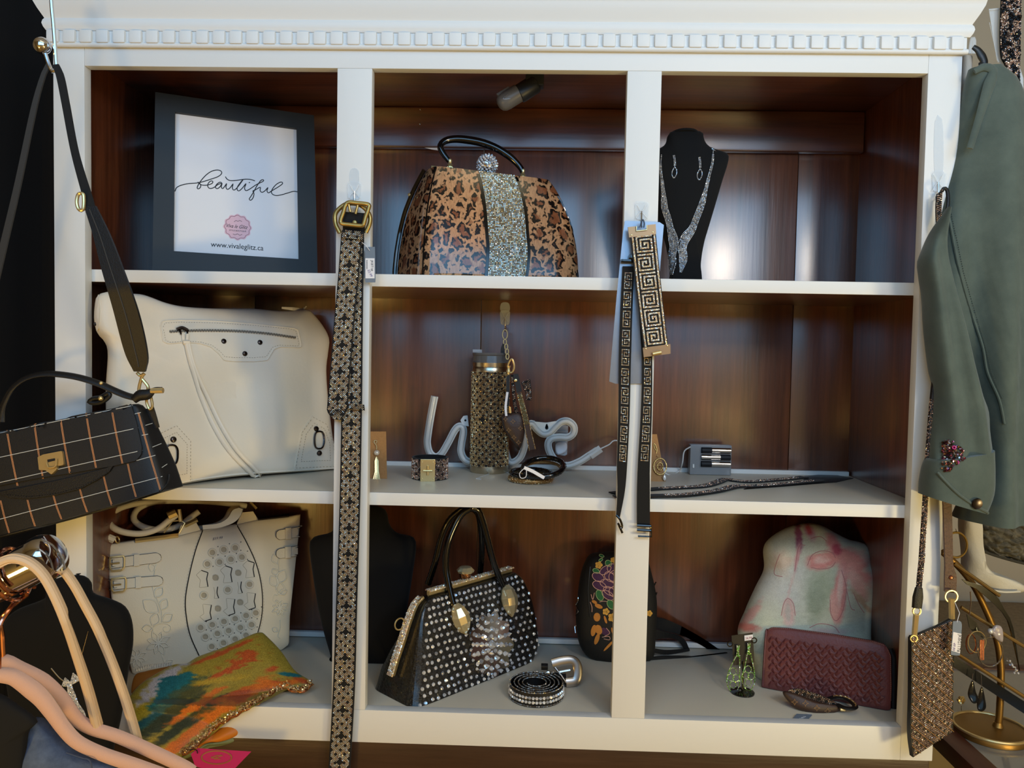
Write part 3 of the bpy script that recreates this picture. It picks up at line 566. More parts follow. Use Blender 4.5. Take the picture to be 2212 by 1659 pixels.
def tag(name_lbl, corners, y, label_quad, txts, string=None, m=TAGGREY, plane=None, cat='tag'):
    t = Thing('price_tag', name_lbl, cat); pl = plane or YP(y); t.add('card', quad_px(pl, corners, .0006, 0, 28), m)
    if label_quad: t.add('sticker', quad_px(pl, label_quad, .0001, .0004), PAPER, smooth=0)
    for tx, a, b_, sh, mm in txts:
        if tx == '~':
            A, Bq = pl.hit(*a), pl.hit(*b_); up = unit(np.cross(pl.n, Bq-A))*np.linalg.norm(Bq-A)*sh
            t.add('scribble', tube([A+(Bq-A)*(k/39)+up*math.sin(k*1.9)*(.6+.4*math.sin(k*.8))+pl.n*.0006 for k in range(40)], .0003, 4), mm)
        else: t.add('lettering', text_on(pl, tx, a, b_, .0007, sh), mm, smooth=0)
    if string: t.add('string', tube([P(*q, yy) for q, yy in string], .0005, 5), PAPER)
    return t.done()
VIO = mat('violet_ink', (90, 70, 140), .6)
tag('slate tag with white price sticker hanging from the rhinestone belt', D2((482, 848), (585, 845), (592, 1220), (482, 1222)), -.014, D2((484, 966), (582, 966), (582, 1178), (486, 1178)), [('JKBT1#', *D2((545, 985), (545, 1100)), 0, INK), ('55.99', *D2((505, 1090), (540, 1165)), .3, VIO), ('~', *D2((502, 985), (502, 1080)), .06, INK)], [(D2((530, 885))[0], -.015), (D2((490, 830))[0], -.020), (D2((450, 800))[0], -.019)])
# silver backing card with key-pattern braces
t = Thing('display_card', 'silver reflective plastic backing card behind the key pattern straps', 'card')
t.add('card', quad_px(YP(-.0035), [(1350, 477), (1425, 480), (1434, 486), (1424, 600), (1404, 829), (1330, 829), (1316, 824), (1332, 640), (1346, 500)], .0008), mat('silver_film', (150, 156, 166), .26, .5, bump=(70, .08)), smooth=0); t.done()
KEY = ['#######', '#.....#', '#.###.#', '#.#.#.#', '#.#...#', '#.#####', '#......', '#####.#', '#...#.#', '#.#.#.#', '#.###.#', '#.....#', '#######']
def key_gems(bd, a0, a1, b0, b1, pat, flip=False, sub=2):
    pos, N = [], []; h_, w_ = len(pat), len(pat[0]); A, Bv = [], []
    for i in range(h_*sub):
        for j in range(w_*sub):
            jj = w_-1-j//sub if flip else j//sub
            if pat[i//sub][jj] == '#': A.append(a0+(a1-a0)*(i+.5)/(h_*sub)); Bv.append(b0+(b1-b0)*(j+.5)/(w_*sub))
    p, n_ = bd.ev(np.array(A), np.array(Bv)); return p, n_
def braces(t, L, R, y, tiles, tile_px, pitch, start, **k):
    bd = Band(L, R, y, 60); t.add('strap', bd.mesh(.0015), BLACKS); ps, ns = [], []; ln = L[-1][1]-L[0][1]
    for i in range(tiles):
        a0 = (start+i*pitch-L[0][1])/ln; p, n_ = key_gems(bd, a0, a0+tile_px/ln, .2, .85, KEY, i % 2 == 1, 1); ps.append(p); ns.append(n_)
    t.add('key_rhinestones', gems(np.vstack(ps), np.vstack(ns), .00118), GEMGOLD, smooth=0, kind='stuff'); return bd
t = Thing('key_pattern_braces', 'pair of thin black elastic straps with gold key pattern tiles', 'straps')
braces(t, [(1345, 575), (1340, 680), (1337, 780), (1336, 900), (1333, 1000), (1334, 1060), (1331, 1115)], [(1370, 575), (1366, 680), (1363, 780), (1360, 900), (1355, 1000), (1350, 1060), (1339, 1118)], -.008, 10, 36, 41.3, 588)
braces(t, [(1374, 560), (1382, 700), (1387, 790), (1384, 900), (1378, 1005), (1376, 1070), (1376, 1134)], [(1400, 560), (1406, 700), (1409, 790), (1408, 900), (1404, 1005), (1404, 1070), (1404, 1136)], -.008, 10, 36, 41.3, 588)
t.add('top_clip', join(box(*(lambda a, b_: (a[0], b_[0], -.014, -.006, b_[2], a[2]))(P(1341, 560, -.01), P(1373, 568, -.01)), .001), box(*(lambda a, b_: (a[0], b_[0], -.013, -.006, b_[2], a[2]))(P(1358, 550, -.01), P(1400, 562, -.01)), .001)), PATENT)
t.add('end_hook', tube([P(*q, -.009) for q in spl(D7((80, 1405), (110, 1440), (128, 1490), (118, 1512), (95, 1470)), 20)]+[P(*D7((130, 1550))[0], -.009)], .0018, 8), PATENT)
t.add('adjuster', join(*[tube([P(*D7((248, yy))[0], -.011), P(*D7((362, yy+6))[0], -.011)], .0024, 8) for yy in (1488, 1525)], tube([P(*q, -.010) for q in D7((362, 1490), (366, 1580), (256, 1576))], .0017, 8)), PATENT)
t.done()
t = Thing('key_pattern_bracelet', 'wide rhinestone bracelet with gold key pattern and rose gold clasp plates', 'bracelet')
bd = Band(D6((240, 420), (300, 960), (372, 1520)), D6((492, 395), (548, 930), (612, 1495)), -.022, 40); t.add('strap', bd.mesh(.004), BLACKS)
BIG = ['#.#########.#', '#.#.........#', '#.#.#######.#', '#.#.#.....#.#', '#.#.#.###.#.#', '#.#.#.#.#.#.#', '#.#.#...#.#.#', '#.#.#####.#.#', '#.#.......#.#', '#.#########.#', '#...........#', '#.#########.#', '#.........#.#', '#.#######.#.#', '#.#.....#.#.#', '#.#.###.#.#.#', '#.#.#.#.#.#.#', '#.#.#...#.#.#', '#.#.#####.#.#', '#.#.......#.#', '#.#########.#', '#...........#']
ps, ns = [], []
for i in range(3):
    p, n_ = key_gems(bd, i*.334, min(1, i*.334+.334), .04, .97, BIG, False, 2); ps.append(p); ns.append(n_)
t.add('rhinestones', gems(np.vstack(ps), np.vstack(ns), .00115), GEMGOLD, smooth=0, kind='stuff')
RG = mat('rose_gold', (160, 126, 92), .4, .9); pl = YP(-.023)
t.add('clasp_plate', join(quad_px(pl, D6((214, 325), (298, 316), (298, 365), (400, 355), (400, 305), (490, 295), (495, 395), (226, 428)), .004), ), RG, smooth=0); t.add('clasp_slot', tube([P(*q, -.025) for q in D6((298, 318), (298, 364), (402, 352), (402, 306))], .0009, 6), GOLD)
t.add('clasp_plate', quad_px(pl, D6((362, 1526), (636, 1488), (638, 1585), (372, 1620)), .004), RG, smooth=0); t.add('clasp_knob', tube([P(*q, -.026) for q in D6((460, 1588), (545, 1570))], .003, 10), GOLD)
for q in ((250, 405), (462, 376), (392, 1535), (605, 1506)): t.add('rivet', stud(P(*D6(q)[0], -.0232), (0, -1, 0), .0014, 8), GOLD)
t.add('lobster_ring', tube([P(*q, -.024) for q in spl(D6((352, 330), (345, 285), (360, 250), (376, 285), (372, 330)), 24)], .0012, 6), GUN)
t.done()
# ================================================================== middle row
def shelf_panel(a, b_, z, lean, up=.3):       # plane through two pixels on a shelf, leaning back by `lean` over `up`
    A, Bp = PZ(*a, z), PZ(*b_, z); d = unit(np.cross(Bp-A, (0, 0, 1))); d = d if d[1] > 0 else -d
    return Panel(A, Bp, (A+Bp)/2+np.array([0, 0, up])+d*lean)
# white tote
t = Thing('white_tote', 'soft off white leather tote with front zip pocket and dark studs', 'handbag')
out = C6((35, 140), (60, 118), (130, 108), (230, 122), (340, 127), (420, 150), (520, 188), (640, 216), (800, 230), (1000, 235), (1200, 236), (1350, 250), (1480, 252), (1590, 242), (1640, 280), (1710, 370), (1752, 460), (1745, 560), (1732, 680), (1740, 850), (1755, 1000), (1780, 1200), (1812, 1380), (1806, 1425), (1650, 1445), (1500, 1452), (1100, 1480), (800, 1520), (560, 1565), (380, 1590), (200, 1580), (140, 1450), (115, 1100), (112, 800), (125, 540), (85, 440), (42, 390), (22, 280))
pl = shelf_panel(C6((560, 1556))[0], C6((1806, 1428))[0], S2T, .055)
body = inflate(pl, out, .030, .040, 3.4, 16, 170, C6((950, 850))[0], bump=(.016, 8), zmin=S2T+.0005, ymax=DD-.014)
body[0][:, 2] = np.where(body[0][:, 1] > .03, np.minimum(body[0][:, 2], S1B-.001), body[0][:, 2])
TOTE = mat('offwhite_leather', (232, 222, 204), .42, bump=(160, .10)); TSEAM = mat('tote_seam', (150, 136, 112), .6)
t.add('body', body, TOTE, smooth=70); B = bvh(body)
po = [(505, 360), (520, 325), (650, 318), (900, 325), (1200, 345), (1500, 378), (1530, 392), (1555, 500), (1550, 522), (1400, 515), (1352, 532), (1322, 580), (1302, 615), (1200, 624), (1050, 622), (980, 615), (945, 570), (880, 515), (800, 490), (700, 482), (560, 492), (525, 475)]
pk = t.add('zip_pocket', patch_on(B, C6(*po), .0012, 8, 140, C6((1060, 430))[0]), TOTE, smooth=50)
t.add('pocket_piping', tube_on(B, C6(*po), .0010, 150, .0012, False, closed=True), TOTE, par=pk)
pin = [(1060+(x-1060)*.965, 432+(y-432)*.86) for x, y in po]; t.add('stitching', dashes_on(B, C6(*pin), 120, .0003, .0016, closed=True), TSEAM, par=pk, kind='stuff')
zl = [(575, 405), (700, 399), (900, 397), (1100, 402), (1300, 418), (1508, 447)]
t.add('zip_tape', tube_on(B, C6(*zl), .0035, 60, .0012, flat=.25), mat('tape_cream', (208, 196, 176), .7), par=pk)
zt = spl(C6(*zl), 95); zz = []
for i, q in enumerate(zt):
    a, n_ = hit(B, q[0], q[1]-2.2+(i % 2)*.8, .0026); c, _ = hit(B, q[0], q[1]+2.2+(i % 2)*.8, .0026); zz.append(tube([a, c], .0007, 4))
t.add('zip_teeth', join(*zz), GUN, par=pk, kind='stuff')
t.add('zip_slider', join(tube_on(B, C6((625, 392), (665, 380), (705, 398)), .0032, 14, .004), tube_on(B, C6((650, 400), (655, 430)), .0014, 6, .005), tube_on(B, C6((705, 398), (702, 425)), .0014, 6, .005)), GUN, par=pk)
for q in ((978, 475), (1248, 483), (1135, 567)): h_, n_ = hit(B, *C6(q)[0], .001); t.add('stud', stud(h_, n_, .0048, 14), GUN, par=pk)
for pth, wd in (([(690, 480), (715, 600), (755, 740), (800, 890), (895, 1110), (1020, 1300), (1200, 1470), (1350, 1565)], 20), ([(705, 480), (735, 620), (785, 760), (850, 900), (940, 1090), (1060, 1280), (1200, 1420), (1362, 1568)], 20)):
    q = spl(C6(*pth), 50); H = [hit(B, *x, .004)[0] for x in q]; v = tube(H, .0036, 8, flat=.45, hint=(0, -1, .1)); v[0][:, 2] = np.maximum(v[0][:, 2], S2T+.001); t.add('zip_pull_strap', v, TOTE)
t.add('pull_knot', tube_on(B, C6((672, 487), (718, 487)), .004, 8, .004), TOTE)
t.add('pull_loop', tube_on(B, C6((672, 425), (680, 480), (700, 480), (708, 425)), .0026, 16, .004, flat=.4), TOTE)
for out_, ring, sts in ((((480, 1165), (625, 1095), (735, 1215), (735, 1520), (575, 1548), (560, 1300)), (585, 1318, 45, 72), [(600, 1208)]), (((1640, 1032), (1745, 1088), (1800, 1240), (1810, 1415), (1505, 1428), (1556, 1150)), (1684, 1212, 35, 64), [(1666, 1128), (1690, 1308)])):
    cc = np.mean(C6(*out_), 0); cp = t.add('corner_patch', patch_on(B, C6(*out_), .0012, 5, 72, tuple(cc)), TOTE, smooth=50)
    for sc_ in (.95, .72): t.add('stitching', dashes_on(B, [tuple(cc+(np.array(q)-cc)*sc_) for q in C6(*out_)], 44, .0003, .0018, closed=True), TSEAM, par=cp, kind='stuff')
    x, y_, a, b_ = ring; t.add('buckle', tube_on(B, C6(*[(x+a*math.copysign(abs(math.cos(u))**.7, math.cos(u)), y_+b_*math.copysign(abs(math.sin(u))**.8, math.sin(u))) for u in np.linspace(0, 6.28, 20, endpoint=False)]), .0017, 44, .004, closed=True), GUN, par=cp)
    t.add('buckle_tab', patch_on(B, C6(*[(x+a*.6*math.cos(u), y_-10+b_*1.9*math.sin(u)) for u in np.linspace(0, 6.28, 24, endpoint=False)]), .0022, 3, 30), TOTE, par=cp)
    for q in sts: h_, n_ = hit(B, *C6(q)[0], .002); t.add('stud', stud(h_, n_, .0052, 14), GUN, par=cp)
t.add('bottom_piping', tube_on(B, C6((560, 1545), (800, 1500), (1100, 1462), (1500, 1436), (1795, 1418)), .0017, 50, .0012), TOTE)
t.add('top_zip_end', tube([hit(B, *q, .003)[0]+np.array([0, .008, .004]) for q in C6((1400, 250), (1480, 236), (1550, 210), (1585, 240))], [.002, .0032, .0032, .002], 6, flat=.5), TOTE)
t.add('side_tab', patch_on(B, C6((50, 130), (58, 250), (52, 380), (38, 395), (28, 300), (34, 170)), .002, 3, 36), TOTE)
t.add('side_stud', stud(*hit(B, *C6((30, 345))[0], .002), .003), GUN)
t.done()
pk_c = P(*C6((45, 95))[0], .10)
V, F = inflate(YP(.14), C6((-20, 140), (10, 90), (50, 60), (88, 48), (95, 70), (70, 105), (30, 130)), .008, .008, 2, 6, 40, bump=(.006, 60))
solo('pink_ribbon', 'crumpled bright pink ribbon poking out of the white tote', 'ribbon', (V, F), mat('pink_satin', (224, 96, 190), .4), smooth=30)
# kraft earring cards
def card_quad(corners, yb, lean=.02):
    return Panel(P(*corners[3], yb), P(*corners[2], yb), P(*corners[0], yb+lean))
cq = [(790, 932), (834, 932), (836, 1034), (790, 1034)]; z_ = PZ(815, 1034, S2T)[1]; pl = card_quad(cq, z_, .022)
solo('kraft_card', 'brown kraft card behind stile holding the pearl tassel earring', 'card', quad_px(pl, cq, .0006), KRAFT, group='kraft earring cards', smooth=0)
t = Thing('pearl_earring', 'gold tassel earring with one pearl on a kraft card', 'earring'); g = lambda q, h_=.003: pl.hit(*D3(q)[0])+pl.n*h_
t.add('pearl', ball(g((492, 1180)), 25/3.952*m_px(z_), 10), mat('pearl', (222, 216, 206), .22, .3))
t.add('ear_wire', tube(spl([g(q) for q in ((492, 1152), (490, 1120), (470, 1090), (478, 1075), (494, 1078), (488, 1100))], 24), .0006, 6), GOLD)
for k in range(5):
    x = 478+k*7; t.add('chain', tube([g((490, 1212)), g((x, 1250), .004), g((x+1, 1340), .004), g((x+(k-2)*9, 1430+5*(k % 2)), .006)], .0009, 5), GOLD)
t.done()
cq = [(1396, 938), (1419, 938), (1438, 1040), (1396, 1040)]; y_ = PZ(1420, 1040, S2T)[1]; pl = card_quad(cq, y_, .02); pl2 = pl
solo('kraft_card', 'brown kraft card behind stile holding the crystal oval earring', 'card', quad_px(pl, cq, .0006), KRAFT, group='kraft earring cards', smooth=0)
t = Thing('crystal_earring', 'antique gold oval earring of small crystals on a kraft card', 'earring'); g = lambda q, h_=.002: pl2.hit(*D7(q)[0])+pl2.n*h_
t.add('ear_wire', tube(spl([g(q) for q in ((405, 905), (410, 870), (395, 830), (385, 825), (390, 860), (405, 880))], 24), .0006, 6), BRASS)
pp_ = [g((435+52*math.cos(a), 1010+66*math.sin(a)), .003) for a in np.linspace(0, 6.28, 20, endpoint=False)]+[g((435+24*math.cos(a), 1010+32*math.sin(a)), .003) for a in np.linspace(0, 6.28, 8, endpoint=False)]+[g((435, 1010), .003), g((415, 925), .003)]
t.add('setting', tube(pp_[:20], .0010, 6, True), BRASS); t.add('setting', tube(pp_[20:28], .0008, 6, True), BRASS); t.add('crystals', gems(pp_, pl2.n, .0017, 6), GEMGOLDD, smooth=0)
t.add('drop', lathe([(.0005, -.006), (.0035, -.001), (.003, .003), (.0006, .006)], g((470, 1100), .004), (0, 0, -1), 12), GEMCLR); t.done()
# cuff with turn lock
def on_cyl(c, R, z0, z1, sp, r, big=True, a0=0, a1=2*math.pi, per=5):
    s, u = lattice(R*(a1-a0), z1-z0, sp, big, per); an = a0+s/R; z = (z0+z1)/2+u
    d = np.stack([np.cos(an), np.sin(an), 0*an], 1); return gems(np.array([c[0], c[1], 0])+d*R+np.stack([0*z, 0*z, z], 1), d, r)
t = Thing('rhinestone_cuff', 'rhinestone cuff bracelet with gold turn lock clasp plate', 'bracelet')
c = PZ(*D4((168, 1500))[0], S2T); R = 150/3.77*m_px(c[1]); hh = .040
c = np.array([c[0], c[1]+R*.75, S2T]); t.add('band', lathe([(R, .0005), (R, hh), (R-.003, hh), (R-.003, .002)], c, seg=48), BLACKS)
t.add('rhinestones', on_cyl(c, R+.0003, S2T+.002, S2T+hh-.002, .0021, .0010, False, math.pi, 2*math.pi, 6), GEMROSE, smooth=0, kind='stuff')
dv = unit((CAMP-c)*[1, 1, 0]); sd = np.array([-dv[1], dv[0], 0]); f0 = c+dv*(R+.001)-sd*.004; pw = 58/3.77*m_px(c[1])
pt = t.add('clasp_plate', obox(f0+np.array([0, 0, hh/2]), sd*pw, dv*.0015, (0, 0, hh/2), .05), GOLD)
t.add('turn_lock', join(tube([f0+dv*.004+np.array([0, 0, hh*.3]), f0+dv*.004+np.array([0, 0, hh*.72])], .002, 8), tube([f0+dv*.006+sd*.008+np.array([0, 0, hh*.5]), f0+dv*.006-sd*.008+np.array([0, 0, hh*.5])], .0018, 8)), GOLD, par=pt)
for a in (-1, 1):
    for zz_ in (.13, .87): t.add('rivet', stud(f0+dv*.0015+sd*a*pw*.75+np.array([0, 0, hh*zz_]), dv, .0013, 8), GOLD, par=pt)
t.done()
# tumbler
t = Thing('rhinestone_tumbler', 'tall steel tumbler wrapped in gold rhinestones with clear lid', 'tumbler')
R = 168/3.77*m_px(.2); fr_ = PZ(*D4((655, 1452))[0], S2T); c = np.array([fr_[0], fr_[1]+R, S2T]); cp = P(1054, 1020, c[1])
zt = lambda yy: P(*D4((655, yy))[0], c[1]-R*.2)[2]
z1, z2, z3, z4 = zt(1372), zt(615), zt(540), zt(468)
t.add('base', lathe([(R*.95, 0), (R*.98, .002), (R*.98, z1-S2T)], c, seg=48), STEEL); t.add('body', lathe([(R*.97, z1-S2T), (R*.97, z2-S2T)], c, seg=48), BLACKS)
t.add('rhinestones', on_cyl(c, R*.975, z1, z2, .0021, .00105, True, math.pi*.95, math.pi*2.05), GEMGOLDD, smooth=0, kind='stuff')
t.add('collar', lathe([(R*.94, z2-S2T), (R*.95, (z2+z3)/2-S2T), (R*.93, (z2+z3)/2-S2T+.001), (R*.94, z3-S2T)], c, seg=48), STEEL)
lid = t.add('lid', lathe([(R*.93, z3-S2T), (R*.90, z4-S2T-.004), (R*.95, z4-S2T-.002), (R*.95, z4-S2T+.002), (R*.2, z4-S2T+.001)], c, seg=48), mat('smoke_clear_plastic', (150, 150, 150), .15, trans=.6, ior=1.4))
t.add('lid_tab', box(c[0]-R*.92, c[0]-R*.45, c[1]-R*.3, c[1]+R*.1, z4+.001, z4+.008, .001), CLEAR, par=lid)
t.done(); TUMB = c
t = Thing('clear_ring', 'small clear plastic loop lying beside the tumbler base', 'ring'); gq = [PZ(*q, S2T+.001) for q in D4((560, 1485), (600, 1470), (690, 1440), (780, 1430), (830, 1440))]
t.add('cord', tube(spl(gq, 24), .0009, 6), CLEAR); t.add('end', tube([gq[0], PZ(*D4((600, 1490))[0], S2T+.001)], .0009, 6), CLEAR); t.done()
# love sign
t = Thing('love_sign', 'unlit white tube light sign spelling love in cursive', 'sign')
yl = .285; mk_ = mat('milky_tube', (206, 206, 202), .3, coat=.3); bk_ = mat('sign_backing', (226, 226, 222), .4)
strk = [[(220, 815), (192, 960), (168, 1110), (160, 1200), (180, 1275), (225, 1310), (275, 1285), (330, 1195), (380, 1100), (415, 1062), (446, 1066), (455, 1110), (440, 1200), (436, 1270), (465, 1330), (525, 1355), (590, 1330), (640, 1260), (650, 1160), (610, 1080), (550, 1060)],
        [(640, 1075), (720, 1090), (780, 1160), (800, 1270), (825, 1345), (870, 1352), (920, 1310), (950, 1230), (965, 1120), (990, 1050), (1020, 1040), (1055, 1085), (1105, 1122), (1160, 1112), (1212, 1060), (1255, 1024), (1310, 1020), (1355, 1060), (1352, 1118), (1305, 1152), (1235, 1150), (1172, 1162), (1146, 1205), (1162, 1275), (1212, 1345), (1300, 1382), (1400, 1350), (1480, 1300), (1550, 1255)]]
for s_ in strk:
    q = [P(*x, yl) for x in spl(D4(*s_), 160)]; rr = 27/3.77*m_px(yl)
    q = [np.array([a[0], a[1], max(a[2], S2T+rr*1.15)]) for a in q]
    t.add('backing', tube([a+np.array([0, .004, 0]) for a in q], rr*1.12, 10, flat=.45, hint=(0, -1, 0)), bk_); t.add('light_tube', tube(q, rr*.78, 10), mk_)
hp = YP(yl+.001); hg = t.add('hanger_plate', quad_px(hp, D4((1030, 1020), (1130, 1030), (1250, 1010), (1200, 1090), (1130, 1115), (1070, 1090)), .004, 0, 40), bk_); t.add('keyhole', quad_px(hp, D4(*[(1135+14*math.cos(a), 1070+16*math.sin(a)) for a in np.linspace(0, 6.28, 14, endpoint=False)]+[(1140, 1040), (1130, 1040)]), .0004, .0005), INK, par=hg, smooth=0)
hg = t.add('hanger_plate', quad_px(hp, D4((432, 1010), (455, 975), (490, 970), (500, 1060), (450, 1050)), .004, 0, 30), bk_); t.add('keyhole', ball(hp.hit(*D4((472, 1010))[0]), .0022, 6), INK, par=hg)
t.add('connector', tube([P(*q, yl) for q in D4((1490, 1300), (1575, 1240))], .0075, 4), bk_)
cord = [P(*D4((1570, 1243))[0], yl), P(*D4((1640, 1210))[0], yl+.01), P(1335, 952, yl+.02), P(1400, 980, .30), PZ(1440, 1024, S2T+.002), PZ(1466, 1018, S2T+.002), P(1474, 1000, .30), P(1478, 975, .295), P(1492, 965, .29)]
t.add('cord', tube(spl(cord, 60), .0013, 6), bk_); t.done()
t = Thing('zip_packet', 'clear zip packet hung on the back behind the love sign', 'packet'); pk2 = YP(DD-.004)
t.add('pouch', quad_px(pk2, D4((1200, 1050), (1310, 1050), (1300, 1300), (1205, 1290)), .003, 0, 24), CLEAR); t.add('seal', tube([P(*q, DD-.006) for q in D4((1205, 1100), (1308, 1100))], .0008, 5), PAPER); t.add('contents', inflate(YP(DD-.008), D4((1210, 1200), (1290, 1190), (1295, 1260), (1220, 1290)), .003, .003, 2, 5, 24, bump=(.003, 90)), PAPER, smooth=20); t.done()
# battery box
t = Thing('battery_box', 'clear battery case with three batteries for the love sign', 'battery box')
a = P(*E3((395, 158))[0], .29); b_ = P(*E3((735, 385))[0], .29); yb = .29
case = t.add('case', box(a[0], b_[0], yb, yb+.022, S2T+.0005, a[2], .0015), mat('frosted_plastic', (190, 192, 194), .25, trans=.55, ior=1.35))
for k in range(3):
    z = a[2]-.010-k*.0135; x0 = P(*E3((485, 200))[0], yb)[0]; x1 = b_[0]-.003
    bt = t.add('battery', tube([(x0, yb-.002, z), (x1, yb-.002, z)], .0056, 14), SILVER, smooth=50); q = (x0, x0+.02) if k != 1 else (x1-.02, x1)
    t.add('battery_band', tube([(q[0], yb-.002, z), (q[1], yb-.002, z)], .0058, 14), INK, par=bt)
t.add('cover_pin', tube([P(*E3((418, 320))[0], yb-.001), P(*E3((418, 350))[0], yb-.001)], .002, 6), bk_); t.done()
# bangles
def bangle(label, cx, cy, rx, n_, r, m_, lift, gold=False):
    c = PZ(*D4((cx, cy))[0], S2T); R = rx/3.77*m_px(c[1]); c = np.array([c[0], c[1], S2T+lift]); t = Thing('bangle', label, 'bangle', 'bangles piled on the shelf')
    v = torus(c, R-r, r, n_, 56, 10); dz = S2T+.0005-v[0][:, 2].min()
    if dz > 0: v[0][:, 2] += dz; c = c+np.array([0, 0, dz])
    t.add('hoop', v, m_); n_ = unit(n_); u = unit(np.cross(n_, (0, 1, 0))); w_ = np.cross(n_, u); N = 420; A = rng.random(N)*6.28; Bq = rng.random(N)*6.28; d = np.cos(A)[:, None]*u+np.sin(A)[:, None]*w_; nn = np.cos(Bq)[:, None]*d+np.sin(Bq)[:, None]*n_
    t.add('glitter', gems(c+d*(R-r)+nn*r, nn, r*(.16 if not gold else .24), 4), GEMGOLDD if gold else GEMCLR if False else mat('black_glitter', (30, 28, 30), .12, .6), smooth=0, kind='stuff'); t.done()
BGL = mat('gold_mesh', (176, 136, 84), .4, .8)
bangle('gold glitter bangle at the bottom of the bangle pile', 1005, 1505, 187, (0, -.02, 1), .0048, BGL, .0048, True)
bangle('thick black bangle lying flat on the gold bangle', 1010, 1505, 186, (.02, -.05, 1), .0046, PATENT, .0142)
bangle('slim gold bangle leaning inside the pile of bangles', 1090, 1510, 172, (-.05, -.22, 1), .0030, BGL, .0235, True)
bangle('black bangle tilted forward on top of the bangle pile', 1105, 1520, 188, (-.10, -.34, 1), .0048, PATENT, .0290)
t = Thing('bangle_tag', 'small white folded paper tag looped round the black bangles', 'tag'); yb = PZ(1140, 1050, S2T)[1]-.035
t.add('slip', strip(D4((950, 1395), (1020, 1425), (1115, 1480)), 7, yb+.0, 12).mesh(.0005), PAPER); t.add('string', tube([P(*q, yb) for q in spl(D4((955, 1398), (915, 1440), (925, 1480), (965, 1470), (970, 1410)), 24)], .0007, 5), PAPER); t.done()
# key ring hanging from the hook behind the tumbler
t = Thing('key_ring', 'key ring with brown monogram pouch, gold chain and wrist strap', 'key ring'); yk = .205
k_ = lambda q, y_=yk: P(*D4(q)[0], y_)
for q, yy, s_ in (((795, 310), .29, 1), ((795, 372), .27, .6), ((805, 410), .25, .6), ((812, 450), .24, .6), ((815, 490), .23, .6)): t.add('chain_link', tube([P(q_[0], q_[1], yy) for q_ in spl(D4(*[(q[0]+20*s_*math.cos(a), q[1]+38*s_*math.sin(a)) for a in np.linspace(0, 6.28, 14, endpoint=False)]), 28, True)], .0012, 6, True), GOLD)
t.add('key_cover', strip(D4((790, 390), (775, 430), (775, 470)), 8, .25, 10).mesh(.003), BLACK)
t.add('clasp_ring', tube([k_(x) for x in spl([(820, 560), (850, 510), (870, 560), (860, 610), (835, 620)], 30, True)], .0018, 8, True), GOLD); t.add('swivel', lathe([(.003, -.008), (.004, -.002), (.0025, .002), (.004, .008)], k_((825, 600)), (0, 0, 1), 12), GOLD)
ws = Band(D4((862, 640), (885, 760), (930, 960), (990, 1255)), D4((900, 632), (925, 770), (985, 990), (1046, 1245)), yk-.004, 30); wb = t.add('wrist_strap', ws.mesh(.002), MONO)
t.add('strap_top', Band(D4((860, 632), (875, 700), (890, 785)), D4((902, 630), (918, 700), (932, 772)), yk-.0055, 8).mesh(.003), BLACK, par=wb); t.add('snap', stud(k_((882, 685), yk-.006), (0, -1, 0), .0034), GOLD, par=wb)
for b_ in (.06, .94): p, N = ws.ev(np.linspace(.25, 1, 60), np.full(60, b_)); t.add('gold_edge', gems(p+N*.0004, N, .0011), GEMGOLDD, par=wb, smooth=0, kind='stuff')
p, N = ws.ev(np.repeat(np.linspace(.27, .66, 40), 6), np.tile(np.linspace(.2, .8, 6), 40)); t.add('strap_glitter', gems(p, N, .0009), mat('gold_glitter_dim', (150, 140, 96), .3, .7), par=wb, smooth=0, kind='stuff')
t.add('side_strap', Band(D4((805, 650), (805, 900)), D4((835, 640), (830, 890)), yk-.001, 12).mesh(.002), BLACK); g2 = Band(D4((840, 640), (860, 880), (880, 960)), D4((862, 640), (890, 880), (905, 930)), yk-.002, 14); t.add('glitter_strap', g2.mesh(.002), BLACKS); t.add('glitter_stones', band_gems(g2, .0022, .0011, False, .1), GEMROSE, smooth=0, kind='stuff')
pb = inflate(YP(yk+.004), D4((768, 970), (830, 950), (900, 940), (945, 980), (958, 1060), (950, 1150), (920, 1240), (905, 1258), (870, 1210), (810, 1130), (775, 1060)), .010, .008, 2.2, 8, 60); pu = t.add('monogram_pouch', pb, MONO, smooth=60); PB = bvh(pb)
for x, y_ in ((860, 1020), (920, 1075), (825, 1090), (868, 1150), (905, 1190), (800, 1000)):
    st = [(x+(20 if j % 2 == 0 else 8)*math.sin(j*math.pi/4), y_-(20 if j % 2 == 0 else 8)*math.cos(j*math.pi/4)) for j in range(8)]; t.add('printed_star', tube_on(PB, D4(*st), .0006, 32, .0003, False, closed=True), MONOP, par=pu)
t.add('pouch_seam', tube_on(PB, D4((775, 985), (790, 1060), (830, 1130), (880, 1200), (908, 1240)), .0009, 30), BLACK, par=pu); t.add('pouch_ring', tube([k_(x, yk-.006) for x in ((835, 900), (840, 950))], .0022, 8), GOLD)
bw = Band(D4((925, 702), (955, 770), (965, 845)), D4((1000, 675), (1010, 760), (1012, 850)), yk+.004, 12); t.add('bow', bw.mesh(.003), BLACKS); t.add('bow_stones', band_gems(bw, .0024, .0012, False, .05), GEMROSE, smooth=0, kind='stuff')
t.add('white_slip', strip(D4((815, 780), (800, 900), (806, 975)), 5, yk-.008, 8).mesh(.0005), PAPER)
t.done()
